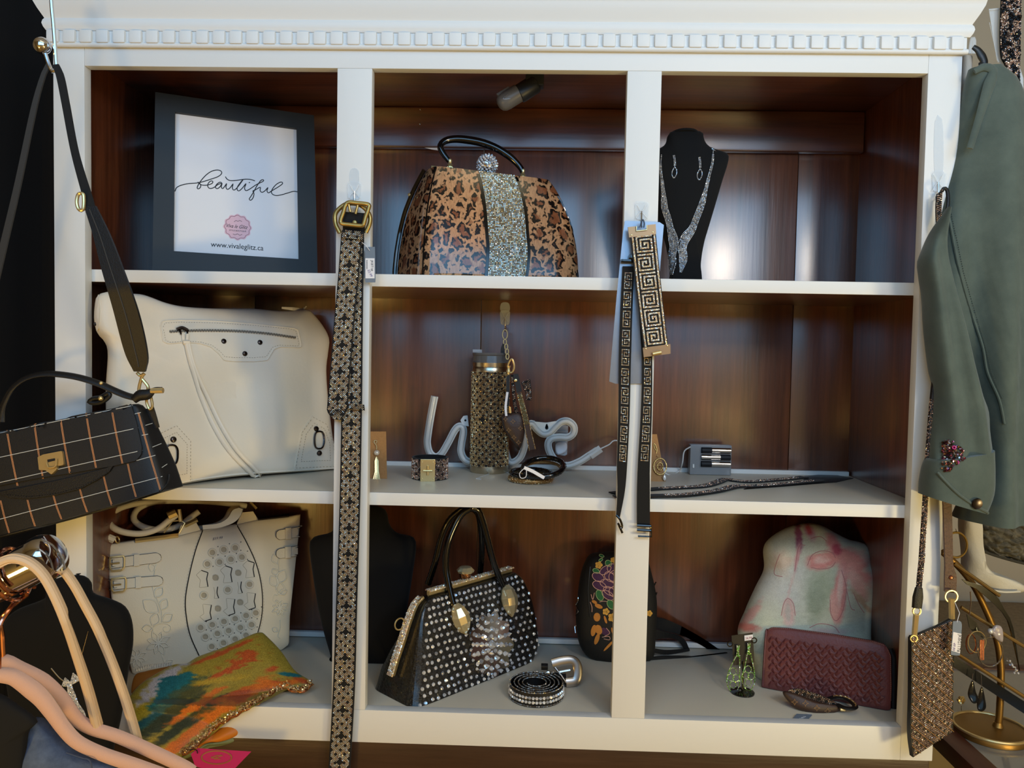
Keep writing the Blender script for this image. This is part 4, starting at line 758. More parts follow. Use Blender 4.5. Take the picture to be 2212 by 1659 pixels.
# glitter straps and card lying on the shelf
t = Thing('glitter_straps', 'pair of black glitter straps laid along the right shelf', 'straps')
def shelf_strip(c, wpx, lift=.002, th=.0015):
    q = spl(E3(*c), 50); cen = np.array([PZ(*x, S2T+lift) for x in q]); wv = np.interp(np.linspace(0, 1, 50), np.linspace(0, 1, np.size(wpx)), np.atleast_1d(wpx))
    L_, R_ = [], []
    for i, p in enumerate(cen):
        tt = unit(cen[min(i+1, 49)]-cen[max(i-1, 0)]); sd = np.cross(tt, (0, 0, 1)); L_.append(p+sd*wv[i]/2); R_.append(p-sd*wv[i]/2)
    b = Band.__new__(Band); b.L, b.R, b.n = np.array(L_), np.array(R_), 50; b.N = np.tile([0, 0, 1.], (50, 1)); b.length = np.sum(np.linalg.norm(np.diff(cen, axis=0), axis=1)); b.width = float(np.mean(wv)); return b
for c_, lf in (([(-260, 560), (70, 525), (260, 515), (500, 500), (620, 468), (690, 442), (780, 455), (900, 462), (1150, 445), (1350, 425)], .003), ([(-240, 590), (70, 580), (340, 572), (600, 540), (780, 500), (900, 500), (1100, 488), (1300, 470), (1500, 450)], .005)):
    b = shelf_strip(c_, .020, lf); t.add('strap', b.mesh(.0018), BLACKS); p, N = b.ev(rng.random(700)*.72+.24, rng.random(700)*.8+.1); t.add('glitter', gems(p, N, .0010), GEMROSE, smooth=0, kind='stuff')
t.done()
cp_ = [PZ(*q, S2T+.001) for q in E3((1350, 420), (1560, 400), (1760, 438), (1620, 470), (840, 530), (900, 505), (1340, 460))]; cp_ = np.array(cp_)
solo('strap_card', 'black backing card under the glitter straps on the shelf', 'card', (np.vstack([cp_, cp_-[0, 0, .0008]]), [tuple(range(7)), tuple(range(13, 6, -1))]+[(j, j+7, (j+1) % 7+7, (j+1) % 7) for j in range(7)]), mat('black_card', (24, 20, 20), .35), smooth=0)
# ================================================================== bottom row
DECK = DT-.004
# cream laser-cut tote
t = Thing('cutout_tote', 'cream structured tote with laser cut circles, buckles and embroidered flowers', 'handbag')
pl = shelf_panel(C7((340, 1555))[0], C7((1660, 1345))[0], DECK, .05)
out = C7((112, 430), (370, 392), (750, 350), (935, 304), (1110, 280), (1260, 252), (1440, 212), (1700, 186), (1815, 160), (1805, 300), (1780, 520), (1750, 800), (1724, 1050), (1716, 1300), (1650, 1350), (1300, 1420), (900, 1490), (500, 1560), (350, 1575), (320, 1450), (240, 1200), (170, 950), (140, 700))
body = inflate(pl, out, .012, .06, 5, 14, 170, C7((950, 780))[0], zmin=DECK+.0005, smooth=False, ymax=DD-.014)
t.add('body', body, CREAM, smooth=50); B = bvh(body)
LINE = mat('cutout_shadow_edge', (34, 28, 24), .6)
t.add('shoulder_tab', quad_px(pl, C7((740, 358), (770, 262), (905, 238), (945, 310)), .006, .004), CREAM); t.add('shoulder_tab', quad_px(pl, C7((1255, 258), (1300, 150), (1400, 140), (1450, 220)), .006, .004), CREAM)
cl = [(962, 308), (900, 480), (845, 700), (812, 900), (818, 1050), (852, 1220), (930, 1400)]; crr = [(1258, 255), (1350, 420), (1430, 600), (1474, 780), (1485, 950), (1470, 1100), (1425, 1260)]
pan = t.add('centre_panel', patch_on(B, C7(*(spl(cl, 20).tolist()+[(1000, 1440), (1200, 1420), (1380, 1370)]+spl(crr, 20).tolist()[::-1]+[(1110, 285)])), .0008, 8, 110, C7((1160, 850))[0]), CREAM, smooth=50)
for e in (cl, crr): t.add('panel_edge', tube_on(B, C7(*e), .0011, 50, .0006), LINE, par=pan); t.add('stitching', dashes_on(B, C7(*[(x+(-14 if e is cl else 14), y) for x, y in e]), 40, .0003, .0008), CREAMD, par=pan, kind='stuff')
circ = [(1045, 500), (1145, 475), (1245, 460), (1002, 600), (1108, 583), (1207, 560), (1303, 540), (972, 873), (1180, 825), (1370, 778), (943, 1155), (1045, 1130), (1147, 1103), (1245, 1078), (1340, 1050), (1425, 1027), (985, 1235), (1090, 1207), (1188, 1182), (1290, 1155), (1388, 1130), (1040, 1320), (1143, 1288), (1245, 1255), (1340, 1222)]
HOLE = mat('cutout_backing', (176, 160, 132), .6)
def eyelet(x, y, r0, r1):
    q = lambda r, k=18: C7(*[(x+r*math.cos(a), y+r*math.sin(a)) for a in np.linspace(0, 6.28, k, endpoint=False)])
    if r0: t.add('eyelet_ring', tube_on(B, q(r0*.9), .0017, 24, .0014, closed=True), CREAM, par=pan)
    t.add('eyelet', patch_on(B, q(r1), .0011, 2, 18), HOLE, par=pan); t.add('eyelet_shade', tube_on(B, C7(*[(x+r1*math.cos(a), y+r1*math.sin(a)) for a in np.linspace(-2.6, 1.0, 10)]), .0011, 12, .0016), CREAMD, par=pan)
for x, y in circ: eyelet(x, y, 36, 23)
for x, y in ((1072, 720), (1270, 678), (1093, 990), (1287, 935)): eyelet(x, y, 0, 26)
for x, y in ((960, 730), (1170, 690), (1365, 645), (990, 1025), (1195, 975), (1375, 925)):
    up = y < 800; s_ = 1 if up else -1
    sh = [(x-55, y-35*s_), (x-10, y-75*s_), (x+48, y-55*s_), (x+36, y), (x+48, y+68*s_), (x-28, y+76*s_), (x-18, y+10)]
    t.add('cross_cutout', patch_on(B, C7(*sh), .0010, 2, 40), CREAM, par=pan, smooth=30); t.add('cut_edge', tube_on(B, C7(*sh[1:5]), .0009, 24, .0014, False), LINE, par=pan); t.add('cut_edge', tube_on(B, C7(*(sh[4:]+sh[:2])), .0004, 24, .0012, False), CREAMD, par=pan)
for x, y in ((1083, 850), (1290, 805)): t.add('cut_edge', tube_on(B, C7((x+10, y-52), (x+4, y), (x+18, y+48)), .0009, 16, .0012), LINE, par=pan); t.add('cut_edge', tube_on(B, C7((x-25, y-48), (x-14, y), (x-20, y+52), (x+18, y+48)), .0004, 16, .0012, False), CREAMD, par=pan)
tri = []
for (x, y) in circ[:7]+circ[10:]:
    for dx, dy in ((50, 20), (50, -52)):
        h_, n_ = hit(B, *C7((x+dx, y+dy))[0], .0012); tri.append((h_, n_))
t.add('triangle_holes', gems([a for a, _ in tri], [b_ for _, b_ in tri], .0016, 3, .1, .9, 0), LINE, par=pan, smooth=0, kind='stuff')
t.add('price_writing', text_on(pl, '$59.99', *C7((1040, 388), (1130, 376)), .0135, .3), mat('pencil', (120, 118, 130), .6), par=pan, smooth=0)
# belts with buckles
for q, flip in ((((98, 600), (560, 545)), 0), (((112, 782), (575, 745)), 0), (((1820, 315), (1630, 345)), 1), (((1810, 480), (1630, 508)), 1)):
    (x0, y0), (x1, y1) = q; w_ = 42; e = 38 if not flip else -30
    sp_ = [(x0, y0-w_), (x1, y1-w_), (x1+e*.8, y1-w_*.6), (x1+e, y1), (x1+e*.8, y1+w_*.6), (x1, y1+w_), (x0, y0+w_)]
    bs = t.add('buckle_strap', patch_on(B, C7(*sp_), .0055, 3, 60), CREAM, smooth=45); t.add('strap_edge', tube_on(B, C7(*sp_), .0008, 50, .0030, False, closed=True), LINE, par=bs)
    bx_ = x0+(x1-x0)*(.22 if not flip else .12); by = y0+(y1-y0)*.22; hw = 55 if not flip else 18
    if not flip: t.add('buckle', tube_on(B, C7((bx_-38, by-50), (bx_+70, by-62), (bx_+80, by-40), (bx_+78, by+35), (bx_+60, by+60), (bx_-20, by+68), (bx_-38, by+40)), .0015, 44, .0085, False, closed=True), GOLD, par=bs)
    else: t.add('buckle', tube_on(B, C7((bx_+10, by-55), (bx_+26, by-40), (bx_+22, by+40), (bx_+6, by+52)), .0015, 24, .008, False), SILVER, par=bs)
    if not flip: t.add('prong', tube_on(B, C7((bx_-36, by+6), (bx_+40, by-2)), .0014, 6, .0092), GOLD, par=bs)
    kx = x0+(x1-x0)*.62; ky = y0+(y1-y0)*.62; kw = 24; t.add('keeper', patch_on(B, C7((kx-kw, ky-w_-6), (kx+kw, ky-w_-10), (kx+kw, ky+w_+4), (kx-kw, ky+w_+8)), .0078, 2, 24), CREAM, par=bs, smooth=45)
# embroidery
def leaf(x, y, an, ln, wd=.34):
    c_, s_ = math.cos(an), math.sin(an); o = [(u*ln, wd*ln*math.sin(math.pi*u)*sg) for sg, us in ((1, np.linspace(0, 1, 7)), (-1, np.linspace(1, 0, 7)[1:-1])) for u in us]
    t.add('embroidered_leaf', tube_on(B, C7(*[(x+a*c_-b_*s_, y+a*s_+b_*c_) for a, b_ in o]), .0012, 24, .0010, False, closed=True), CREAMB, par=em, smooth=60)
CREAMB = mat('cream_thread', (238, 230, 210), .5); STEMS = (tube_on(B, C7((560, 600), (540, 690), (525, 800), (560, 900), (600, 1000), (605, 1110)), .0011, 40), tube_on(B, C7((535, 1210), (530, 1160), (570, 1125), (640, 1120), (685, 1150), (670, 1190), (630, 1190), (620, 1160), (645, 1150)), .0011, 40), tube_on(B, C7((600, 1380), (620, 1440), (640, 1475)), .001, 16), tube_on(B, C7((510, 660), (490, 630), (505, 600), (545, 620), (530, 665), (505, 660)), .001, 30), tube_on(B, C7((1620, 520), (1625, 640), (1610, 780), (1620, 870), (1590, 870), (1575, 910), (1595, 935), (1612, 910)), .0009, 40), tube_on(B, C7((1640, 1090), (1640, 1160), (1620, 1230), (1640, 1250)), .0009, 20))
em = t.add('embroidered_stem', STEMS[0], CREAMB, smooth=60)
for q in STEMS[1:]: t.add('embroidered_stem', q, CREAMB, smooth=60)
for x, y, an, ln in ((580, 1020, -2.5, 170), (545, 890, -.9, 110), (600, 1000, -1.1, 110), (610, 1100, -.6, 110), (525, 1140, -1.2, 120), (525, 1160, 3.1, 90), (1615, 700, -2.2, 70), (1612, 800, -2.1, 110), (1620, 770, -1.1, 130), (1630, 860, -.4, 70), (1640, 870, -1.6, 110), (1615, 600, -2.0, 90), (640, 1480, -.6, 75), (1620, 1190, -2.6, 55)): leaf(x, y, an, ln)
for x, y, r_ in ((575, 1290, 115), (385, 1420, 95), (1636, 985, 75)):
    for k in range(8): leaf(x, y, k*math.pi/4+.3, r_*(1 if k % 2 else .85), .2)
# hardware and handle
for q in (((370, 395), (745, 348)), ((800, 262), (910, 212))): t.add('gold_bar', tube([pl.hit(*x)+pl.n*.010 for x in C7(*q)], .0042, 4), GOLD, smooth=0)
t.add('gold_frame', tube([pl.hit(*x)+pl.n*.012 for x in C7((620, 325), (690, 225), (760, 215), (800, 240), (750, 330))], .0016, 6), GOLD); t.add('dark_bar', tube([pl.hit(*x)+pl.n*.006 for x in C7((1440, 205), (1710, 175))], .004, 4), GUN)
t.add('side_clip', tube([pl.hit(*x)+pl.n*.01 for x in C7((1370, 60), (1425, 115))], .0026, 4), GOLD)
hp_ = C7((730, 165), (660, 215), (560, 290), (420, 330), (280, 320), (180, 280), (140, 220), (190, 140), (330, 85), (560, 55), (850, 50), (1100, 62), (1290, 85), (1380, 95)); dep = np.interp(np.linspace(0, 1, 70), [0, .3, .5, 1], [.02, .015, -.02, -.05])
hv = [pl.hit(*q)+pl.n*d for q, d in zip(spl(hp_, 70), dep)]; hv = [np.array([a[0], a[1], min(a[2], S2B-.008)]) for a in hv]
t.add('handle', tube(hv, .0058, 10), CREAM); t.add('handle', tube([a+np.array([.02, .05, -.004]) for a in hv[:34]], .0058, 10), CREAM)
t.add('handle_clasp', join(tube([pl.hit(*x)+pl.n*.024 for x in C7((745, 120), (760, 225))], .0036, 8), tube([pl.hit(*x)+pl.n*.022 for x in C7((650, 180), (720, 150))], .008, 8)), GOLD)
t.add('handle_tab', tube([pl.hit(*x)+pl.n*.012 for x in C7((115, 355), (190, 388))], .007, 8), CREAM); t.add('tab_ring', torus(pl.hit(*C7((215, 385))[0])+pl.n*.012, .006, .0013, (1, 0, .3), 18, 6), GOLD)
t.add('rear_rim', tube([pl.hit(*x)-pl.n*.045 for x in spl(C7((950, 296), (1100, 268), (1190, 215), (1240, 130), (1310, 112)), 30)], .005, 8), CREAM)
t.add('rim_fold', Band(C7((960, 262), (1100, 245), (1180, 200), (1225, 130), (1280, 108)), C7((965, 300), (1110, 282), (1230, 240), (1290, 180), (1310, 120)), .10, 20).mesh(.004), mat('grey_lining', (150, 150, 148), .6))
t.done()
# silk scarf over the front edge
def to_px(p):
    d = np.array(p)-CAMP; z = d@_f; return np.stack([FW/2+FPX*(d@_r)/z, FH/2-FPX*(d@_u)/z], -1)
def bend(V, lift=.004, fr=-.012):            # cloth rests on the deck, then hangs in front of the bottom rail
    V = V.copy(); q = to_px(V)
    for i in range(len(V)):
        if V[i, 1] > fr and V[i, 2] < DT+lift:
            b = PZ(q[i, 0], q[i, 1], DT+lift); V[i] = b if b[1] > fr else P(q[i, 0], q[i, 1], fr)
    return V
t = Thing('silk_scarf', 'folded silk scarf in olive, teal and orange hanging over the shelf', 'scarf')
out = C8((82, 860), (110, 790), (190, 700), (300, 620), (440, 540), (540, 492), (660, 482), (780, 412), (1000, 332), (1200, 242), (1340, 182), (1410, 172), (1450, 200), (1600, 355), (1740, 550), (1890, 648), (1908, 678), (1840, 720), (1700, 720), (1500, 820), (1280, 930), (1050, 1070), (850, 1240), (650, 1380), (520, 1422), (300, 1312), (170, 1250), (110, 1060))
pl = Panel(P(*C8((1410, 175))[0], .13), PZ(*C8((1905, 690))[0], DECK+.012), P(*C8((520, 1420))[0], -.055)); cen = C8((850, 850))[0]
v = inflate(pl, out, .016, .004, 2.6, 44, 220, cen, bump=(.005, 14)); nf = 1+44*220; v = (np.vstack([bend(v[0][:nf], .0075, -.018), bend(v[0][nf:], .002, -.008)]), v[1])
def paint(v, f0, base, blobs, nz=(.02, 40), seed=0):
    q = to_px(v); q = np.stack([(q[:, 0]-f0[0])*f0[2], (q[:, 1]-f0[1])*f0[2]], 1); col = np.tile(np.array(base, float), (len(q), 1))
    nn = np.array([[noise.noise(Vector((x[0]*.006, x[1]*.02, seed))), noise.noise(Vector((x[0]*.02, x[1]*.05, seed+5)))] for x in q])
    for cx, cy, rx, ry, an, c, soft, jag in blobs:
        an = math.radians(an); dx, dy = q[:, 0]-cx, q[:, 1]-cy; a = dx*math.cos(an)+dy*math.sin(an); b_ = -dx*math.sin(an)+dy*math.cos(an)
        d = np.sqrt((a/rx)**2+(b_/ry)**2)+jag*nn[:, 0]+jag*.7*nn[:, 1]; w_ = np.clip((1-d)/soft+.5, 0, 1)[:, None]; col = col*(1-w_)+np.array(c, float)*w_
    return col+nn[:, 1:2]*10
OL, TE, OR, DG, RD, WH = (166, 146, 52), (24, 112, 122), (224, 118, 34), (52, 62, 42), (196, 88, 36), (196, 190, 196)
blobs = [(420, 640, 260, 60, -32, WH, .3, .4), (300, 820, 170, 60, -30, WH, .3, .5), (300, 930, 220, 90, -34, (176, 156, 40), .3, .3), (330, 980, 90, 30, -35, WH, .3, .5),
 (560, 690, 200, 110, -20, TE, .15, .45), (480, 830, 200, 90, -30, TE, .2, .5), (600, 800, 330, 70, -34, (70, 92, 70), .5, .5), (330, 1010, 260, 60, -36, (34, 90, 96), .4, .5), (480, 1010, 420, 70, -36, DG, .4, .4), (760, 740, 260, 50, -32, (86, 88, 48), .5, .5), (850, 950, 300, 60, -36, DG, .3, .35), (600, 1100, 400, 50, -37, DG, .4, .4),
 (760, 890, 300, 40, -34, OR, .4, .6), (1250, 760, 420, 46, -18, RD, .4, .6), (1150, 830, 420, 70, -30, OR, .5, .5), (750, 1130, 420, 46, -38, OR, .5, .4), (520, 1330, 240, 60, -38, OR, .5, .4), (1180, 800, 120, 60, -20, RD, .4, .5), (1600, 690, 260, 30, -16, OR, .5, .5), (1820, 650, 110, 24, 20, RD, .5, .3),
 (1230, 440, 190, 60, -20, RD, .5, 1.1), (1520, 530, 70, 22, -14, RD, .5, .6), (1050, 350, 300, 22, -24, RD, .5, .8), (1680, 585, 130, 20, 8, TE, .3, .2), (960, 600, 160, 20, -26, RD, .5, .9), (1000, 640, 260, 30, -8, (190, 160, 50), .6, .5), (700, 1290, 120, 30, -38, (220, 180, 70), .6, .4)]
SILK = mat('printed_silk', (255, 255, 255), .5, attr=True, var=((190, 186, 180), 500), bump=(900, .15), sheen=.2)
t.add('folded_square', v, SILK, smooth=60, colors=np.clip(paint(v[0], (260, 1330, 4.608), OL, blobs), 4, 250)); B = bvh(v)
tr = spl(C8((1900, 690), (1850, 735), (1760, 760), (1660, 720), (1560, 760), (1440, 830), (1280, 915), (1100, 1020), (950, 1110), (820, 1230), (720, 1320), (620, 1385)), 110)
H = list(bend(np.array([pl.hit(*q)+pl.n*.006+np.array([0, 0, .0015*math.sin(i*.7)]) for i, q in enumerate(tr)]), .007, -.016))
tm = t.add('metallic_trim', tube(H, .0055, 8, flat=.6, hint=pl.n), mat('bronze_trim', (150, 110, 50), .3, .8, var=((196, 110, 80), 90), bump=(300, .8))); t.add('trim_sequins', gems(np.repeat(H, 5, 0)+rng.normal(0, .0022, (len(H)*5, 3))+pl.n*.005, np.tile(pl.n, (len(H)*5, 1)), .0016, 5, .4, .6, .8), GEMGOLDD, par=tm, smooth=0, kind='stuff')
pl2 = Panel(pl.o-pl.n*.014, pl.o-pl.n*.014+np.cross(pl.n, (0, 0, 1)), pl.o-pl.n*.014+np.cross(pl.n, np.cross(pl.n, (0, 0, 1))))
t.add('orange_fold', inflate(pl2, C8((1330, 920), (1340, 1000), (1335, 1075), (1270, 1105), (1265, 1140), (1180, 1180), (1090, 1225), (980, 1255), (880, 1260), (780, 1300), (640, 1390), (700, 1250), (1000, 1050)), .008, .006, 2.2, 8, 60, bump=(.006, 30)), mat('orange_silk', (206, 118, 28), .5, bump=(600, .1)), smooth=60)
t.add('green_fold', inflate(Panel(pl2.o-pl.n*.012, pl2.o-pl.n*.012+np.cross(pl.n, (0, 0, 1)), pl2.o-pl.n*.012+np.cross(pl.n, np.cross(pl.n, (0, 0, 1)))), C8((1200, 1180), (1160, 1230), (1090, 1270), (980, 1285), (860, 1300), (700, 1400), (560, 1450), (640, 1390), (880, 1255)), .006, .005, 2, 6, 50, bump=(.004, 40)), mat('green_silk', (116, 124, 84), .55), smooth=60)
t.add('brown_fold', inflate(pl2, C8((140, 600), (250, 555), (460, 510), (540, 500), (400, 620), (200, 720), (110, 780)), .006, .004, 2, 6, 40), mat('rust_silk', (150, 92, 30), .55), smooth=60)
lc_ = spl(C8((160, 560), (260, 530), (380, 515), (510, 498)), 60); t.add('lace_edge', tube([pl2.hit(*q)+pl2.n*(.006+.0008*math.sin(i*1.6)) for i, q in enumerate(lc_)], [.003, .004, .003], 6, flat=.4, hint=pl.n), mat('white_lace', (214, 208, 196), .8, bump=(900, 1)))
t.done()
pk_ = Panel(P(*C8((700, 1375))[0], -.075), P(*C8((1300, 1350))[0], -.07), P(*C8((900, 1560))[0], -.095))
t = Thing('pink_tag', 'hot pink card tag with gold ring emblem hanging from the scarf', 'tag'); t.add('card', quad_px(pk_, C8((702, 1378), (770, 1318), (1302, 1352), (1080, 1580), (745, 1500)), .0008), mat('hot_pink_card', (204, 38, 96), .5), smooth=0)
GP_ = mat('dull_gold_print', (166, 96, 54), .5); t.add('emblem_ring', tube([pk_.hit(*q)+pk_.n*.0004 for q in C8(*[(958+150*math.cos(a), 1412+66*math.sin(a)) for a in np.linspace(0, 6.28, 40, endpoint=False)])], .0012, 5, True, flat=.3, hint=pk_.n), GP_)
t.add('emblem', join(*[tube([pk_.hit(*q)+pk_.n*.0004 for q in spl(C8(*s_), 20)], .0008, 5, flat=.3, hint=pk_.n) for s_ in (((905, 1420), (950, 1395), (1010, 1390)), ((930, 1425), (980, 1405), (1020, 1392)), ((950, 1390), (965, 1420), (940, 1432)), ((905, 1405), (940, 1420), (1000, 1428)))]), GP_); t.add('loop', tube([pk_.hit(*q)+pk_.n*.002 for q in spl(C8((690, 1345), (730, 1335), (765, 1345), (772, 1375)), 16)], .0008, 6), INK); t.done()
# busts standing in the bottom row
px_ = [(836, 1110), (840, 1130), (856, 1150), (892, 1160), (899, 1180), (893, 1230), (880, 1310), (866, 1370), (852, 1420), (846, 1470)]
bust('black velvet bust standing at the back behind the belted stile', px_+[(2*785-x, y) for x, y in px_[::-1]]+[(745, 1096), (785, 1090), (825, 1096)], .225, .25, DECK+.0005, .035, .02, (785, 1260), ymax=DD-.013)
# black rhinestone handbag
t = Thing('rhinestone_handbag', 'black croc handbag covered in crystals with a flower brooch', 'handbag')
Lp = D5((520, 735), (480, 800), (455, 920), (440, 1100), (425, 1300), (398, 1572)); Rp = D5((1160, 545), (1225, 600), (1300, 760), (1345, 950), (1358, 1090), (1325, 1195))
a, b_ = PZ(*D5((398, 1572))[0], DECK), PZ(*D5((1325, 1195))[0], DECK); bkp = PZ(*D5((68, 1400))[0], DECK); d = unit(np.cross(b_-a, (0, 0, 1))); d = d if d[1] > 0 else -d
Dv = unit((bkp-a)*[1, 1, 0]); pl = Panel(a, b_, (a+b_)/2+np.array([0, 0, .26])+d*.075); dp = np.linalg.norm(bkp-a)
CROC = mat('black_croc', (15, 15, 16), .22, coat=.6, bump=((150, 150, 230), 2.5)); dl = [dp*.18, dp*.32, dp*.52, dp*.75, dp*.92, dp]
body = loft_bag(pl, Lp, Rp, dl, Dv, 9, 96, 34, zmin=DECK+.0005); t.add('body', body, CROC, smooth=60); B = bvh(body)
pos, nr = [], []
Lc, Rc = spl(Lp, 60), spl(Rp, 60)
for i in range(14):
    for j in range(21):
        s_ = (j+.5+(i % 2)*.5+random.uniform(-.12, .12))/21.5; f_ = .05+.92*(i+random.uniform(-.1, .1))/13; k_ = f_*59; i0 = int(k_); fr = k_-i0; l = Lc[i0]*(1-fr)+Lc[min(i0+1, 59)]*fr; r = Rc[i0]*(1-fr)+Rc[min(i0+1, 59)]*fr
        q = l*(1-s_)+r*s_; cq_ = ((q[0]-780)*3.457, (q[1]-1080)*3.457)
        if ((cq_[0]-970)/175)**2+((cq_[1]-1085)/260)**2 < 1 or s_ > .985 or s_ < .04: continue
        h_, n_ = hit(B, *q, .0005); pos.append(h_); nr.append(n_)
t.add('crystals', gems(pos, nr, .0036, 8, .45, .55, .35), GEMCLR, smooth=0, kind='stuff')
fl = []
rsz = []
for ring_, n_r, r_s in ((0, 1, .009), (42, 8, .0042), (78, 12, .0052), (118, 16, .0048), (150, 18, .0042), (172, 20, .003)):
    for k in range(n_r):
        an = 2*math.pi*(k+.5*(ring_ % 4 == 0))/n_r; fl.append(D5((970+ring_*.92*math.cos(an), 1080+ring_*1.5*math.sin(an)))[0]); rsz.append(r_s)
H = [hit(B, *q, .003) for q in fl]; br = t.add('brooch', patch_on(B, D5(*[(970+150*(1+.12*math.cos(9*u))*math.cos(u), 1080+235*(1+.12*math.cos(9*u))*math.sin(u)) for u in np.linspace(0, 6.28, 60, endpoint=False)]), .002, 3, 60), SILVER, smooth=30); t.add('brooch_stones', gems([h[0] for h in H], [h[1] for h in H], rsz, 7, .8, .45, .5), GEMCLR, par=br, smooth=0, kind='stuff')
CRY = mat('crystal', (226, 208, 160), .06, .45, trans=.25, ior=1.6)
for q0, q1 in (((690, 790), (765, 1000)), ((1065, 650), (1110, 870))):
    A, n0 = hit(B, *D5(q0)[0], .008); C_, _ = hit(B, *D5(q1)[0], .006); ln = np.linalg.norm(C_-A); t.add('crystal_drop', lathe([(.005, -.004), (.012, .004), (.0175, ln*.35), (.0165, ln*.6), (.009, ln*.88), (.001, ln*1.02)], A, C_-A, 8), CRY, smooth=0)
hb = lambda q, k: (lambda p: np.array([p[0], p[1], min(p[2], S2B-.012)]))(hit(B, *q)[0] if False else P(*q, k))
ya, yb_ = hit(B, *D5((690, 760))[0])[0][1], hit(B, *D5((1050, 620))[0])[0][1]
for pth, y0, y1, r_ in (([(690, 790), (655, 640), (632, 480), (650, 320), (710, 170), (760, 95), (820, 60)], ya-.006, ya+.035, .0062), ([(1060, 640), (990, 470), (945, 300), (905, 150), (870, 75), (820, 60)], yb_-.006, ya+.035, .0062), ([(500, 630), (555, 460), (600, 280), (660, 150), (740, 80), (800, 58)], ya+.06, ya+.05, .0058), ([(890, 540), (902, 400), (900, 250), (880, 120), (850, 75), (800, 58)], yb_+.02, ya+.05, .0058)):
    q = spl(D5(*pth), 46); hv = [hb(x, yy) for x, yy in zip(q, np.linspace(y0, y1, 46))]; hd = t.add('handle', tube(hv, [r_*(1+.1*(i % 2)) for i in range(46)], 10), PATENT)
fm = [pl.hit(*q)+Dv*k for q, k in zip(spl(Lp, 40), np.interp(np.linspace(0, 1, 40), np.linspace(0, 1, 6), dl)/2)]; side = [x for x in fm if x[2] > DECK+.035]
fs = t.add('gold_frame', tube([p_+np.array([-.006, -.004, 0]) for p_ in side], .0075, 6, flat=.5, hint=(-1, -.3, 0)), GOLD); fp = np.repeat(spl(side, 60), 4, 0); off = np.tile([-.006, -.002, .002, .006], 60)[:, None]*Dv; t.add('frame_stones', gems(fp+off+np.array([-.011, -.006, .001]), unit((-.7, -.7, .2)), .0021, 6, .8), GEMGOLD, par=fs, smooth=0, kind='stuff')
tl, tr_ = pl.hit(*D5((530, 720))[0])+Dv*dl[0]*.5, pl.hit(*D5((1150, 540))[0])+Dv*dl[0]*.5
tp = t.add('top_frame', tube([tl+np.array([0, 0, .003]), tr_+np.array([0, 0, .003])], .006, 6, flat=.6), GOLD); t.add('top_stones', gems(np.repeat(lin([tl, tr_], 70), 3, 0)+np.tile([-.006, 0, .006], 70)[:, None]*Dv+np.array([0, 0, .008]), (0, -.5, .85), .0019, 6, .8), GEMGOLD, par=tp, smooth=0, kind='stuff')
kc = (tl+tr_)/2+np.array([-.012, 0, .008]); kb = t.add('clasp_knob', lathe([(.009, 0), (.011, .003), (.011, .010), (.012, .011)], kc, seg=18), mat('rose_gold_hw', (206, 150, 110), .2, 1)); t.add('clasp_crystal', lathe([(.015, 0), (.017, .004), (.011, .010), (.002, .011)], kc+np.array([0, 0, .011]), seg=10), CRY, par=kb, smooth=0)
t.add('side_ring', torus(side[10]+np.array([-.022, -.01, 0]), .010, .0014, (1, -1, 0), 22, 6), GOLD)
t.done()
# coiled studded belt
t = Thing('coiled_belt', 'coiled black belt with rows of crystal studs and silver buckle', 'belt')
fr_ = PZ(*D5((1300, 1562))[0], DECK); R = 228/3.457*m_px(fr_[1]); c = np.array([fr_[0], fr_[1]+R, DECK]); hh = .0245
th = np.linspace(0, 4.6*2*math.pi, 260); rr = R*(.33+.66*th/th[-1]); a0 = math.radians(60)-th[-1]; sp = np.stack([c[0]+rr*np.cos(th+a0), c[1]+rr*np.sin(th+a0), 0*th], 1); nr = np.stack([np.cos(th+a0), np.sin(th+a0), 0*th], 1)
sp = np.vstack([sp, sp[-1]+np.array([[.012, .002, 0], [.03, -.002, 0]])]); nr = np.vstack([nr, nr[-1:], nr[-1:]])
V = np.stack([sp+[0, 0, DECK+.0005], sp+[0, 0, DECK+hh], sp-nr*.0022+[0, 0, DECK+hh], sp-nr*.0022+[0, 0, DECK+.0005]], 1).reshape(-1, 3)
t.add('strap', (V, grid_faces(len(sp), 4, True)+[(3, 2, 1, 0), tuple((len(sp)-1)*4+j for j in range(4))]), BLACK, smooth=30)
s2 = lin(sp[-66:], 58); n2 = np.array([unit((x-c)*[1, 1, 0]) for x in s2])
t.add('crystal_studs', gems(np.vstack([s2+[0, 0, DECK+hh*.36], s2[::1]+[.0, 0, DECK+hh*.66]])+np.vstack([n2, n2])*.0005, np.vstack([n2, n2]), .0030, 8, .5, .6), GEMCLR, smooth=0, kind='stuff')
s3 = lin(sp, 560); n3 = np.array([unit((x-c)*[1, 1, 0]) for x in s3]); t.add('bead_edge', gems(np.vstack([s3-n3*.0008+[0, 0, DECK+hh+.0003], s3+[0, 0, DECK+.0022]]), (0, 0, 1), .00125, 5, .9), mat('pewter', (150, 146, 140), .25, 1), smooth=0, kind='stuff')
e = sp[-1]+np.array([0, 0, DECK+hh*.55]); bq = [(1430, 1200), (1500, 1180), (1580, 1175), (1625, 1205), (1645, 1270), (1640, 1340), (1610, 1378), (1520, 1378), (1500, 1350), (1560, 1330), (1572, 1270), (1560, 1220), (1480, 1225), (1430, 1235)]
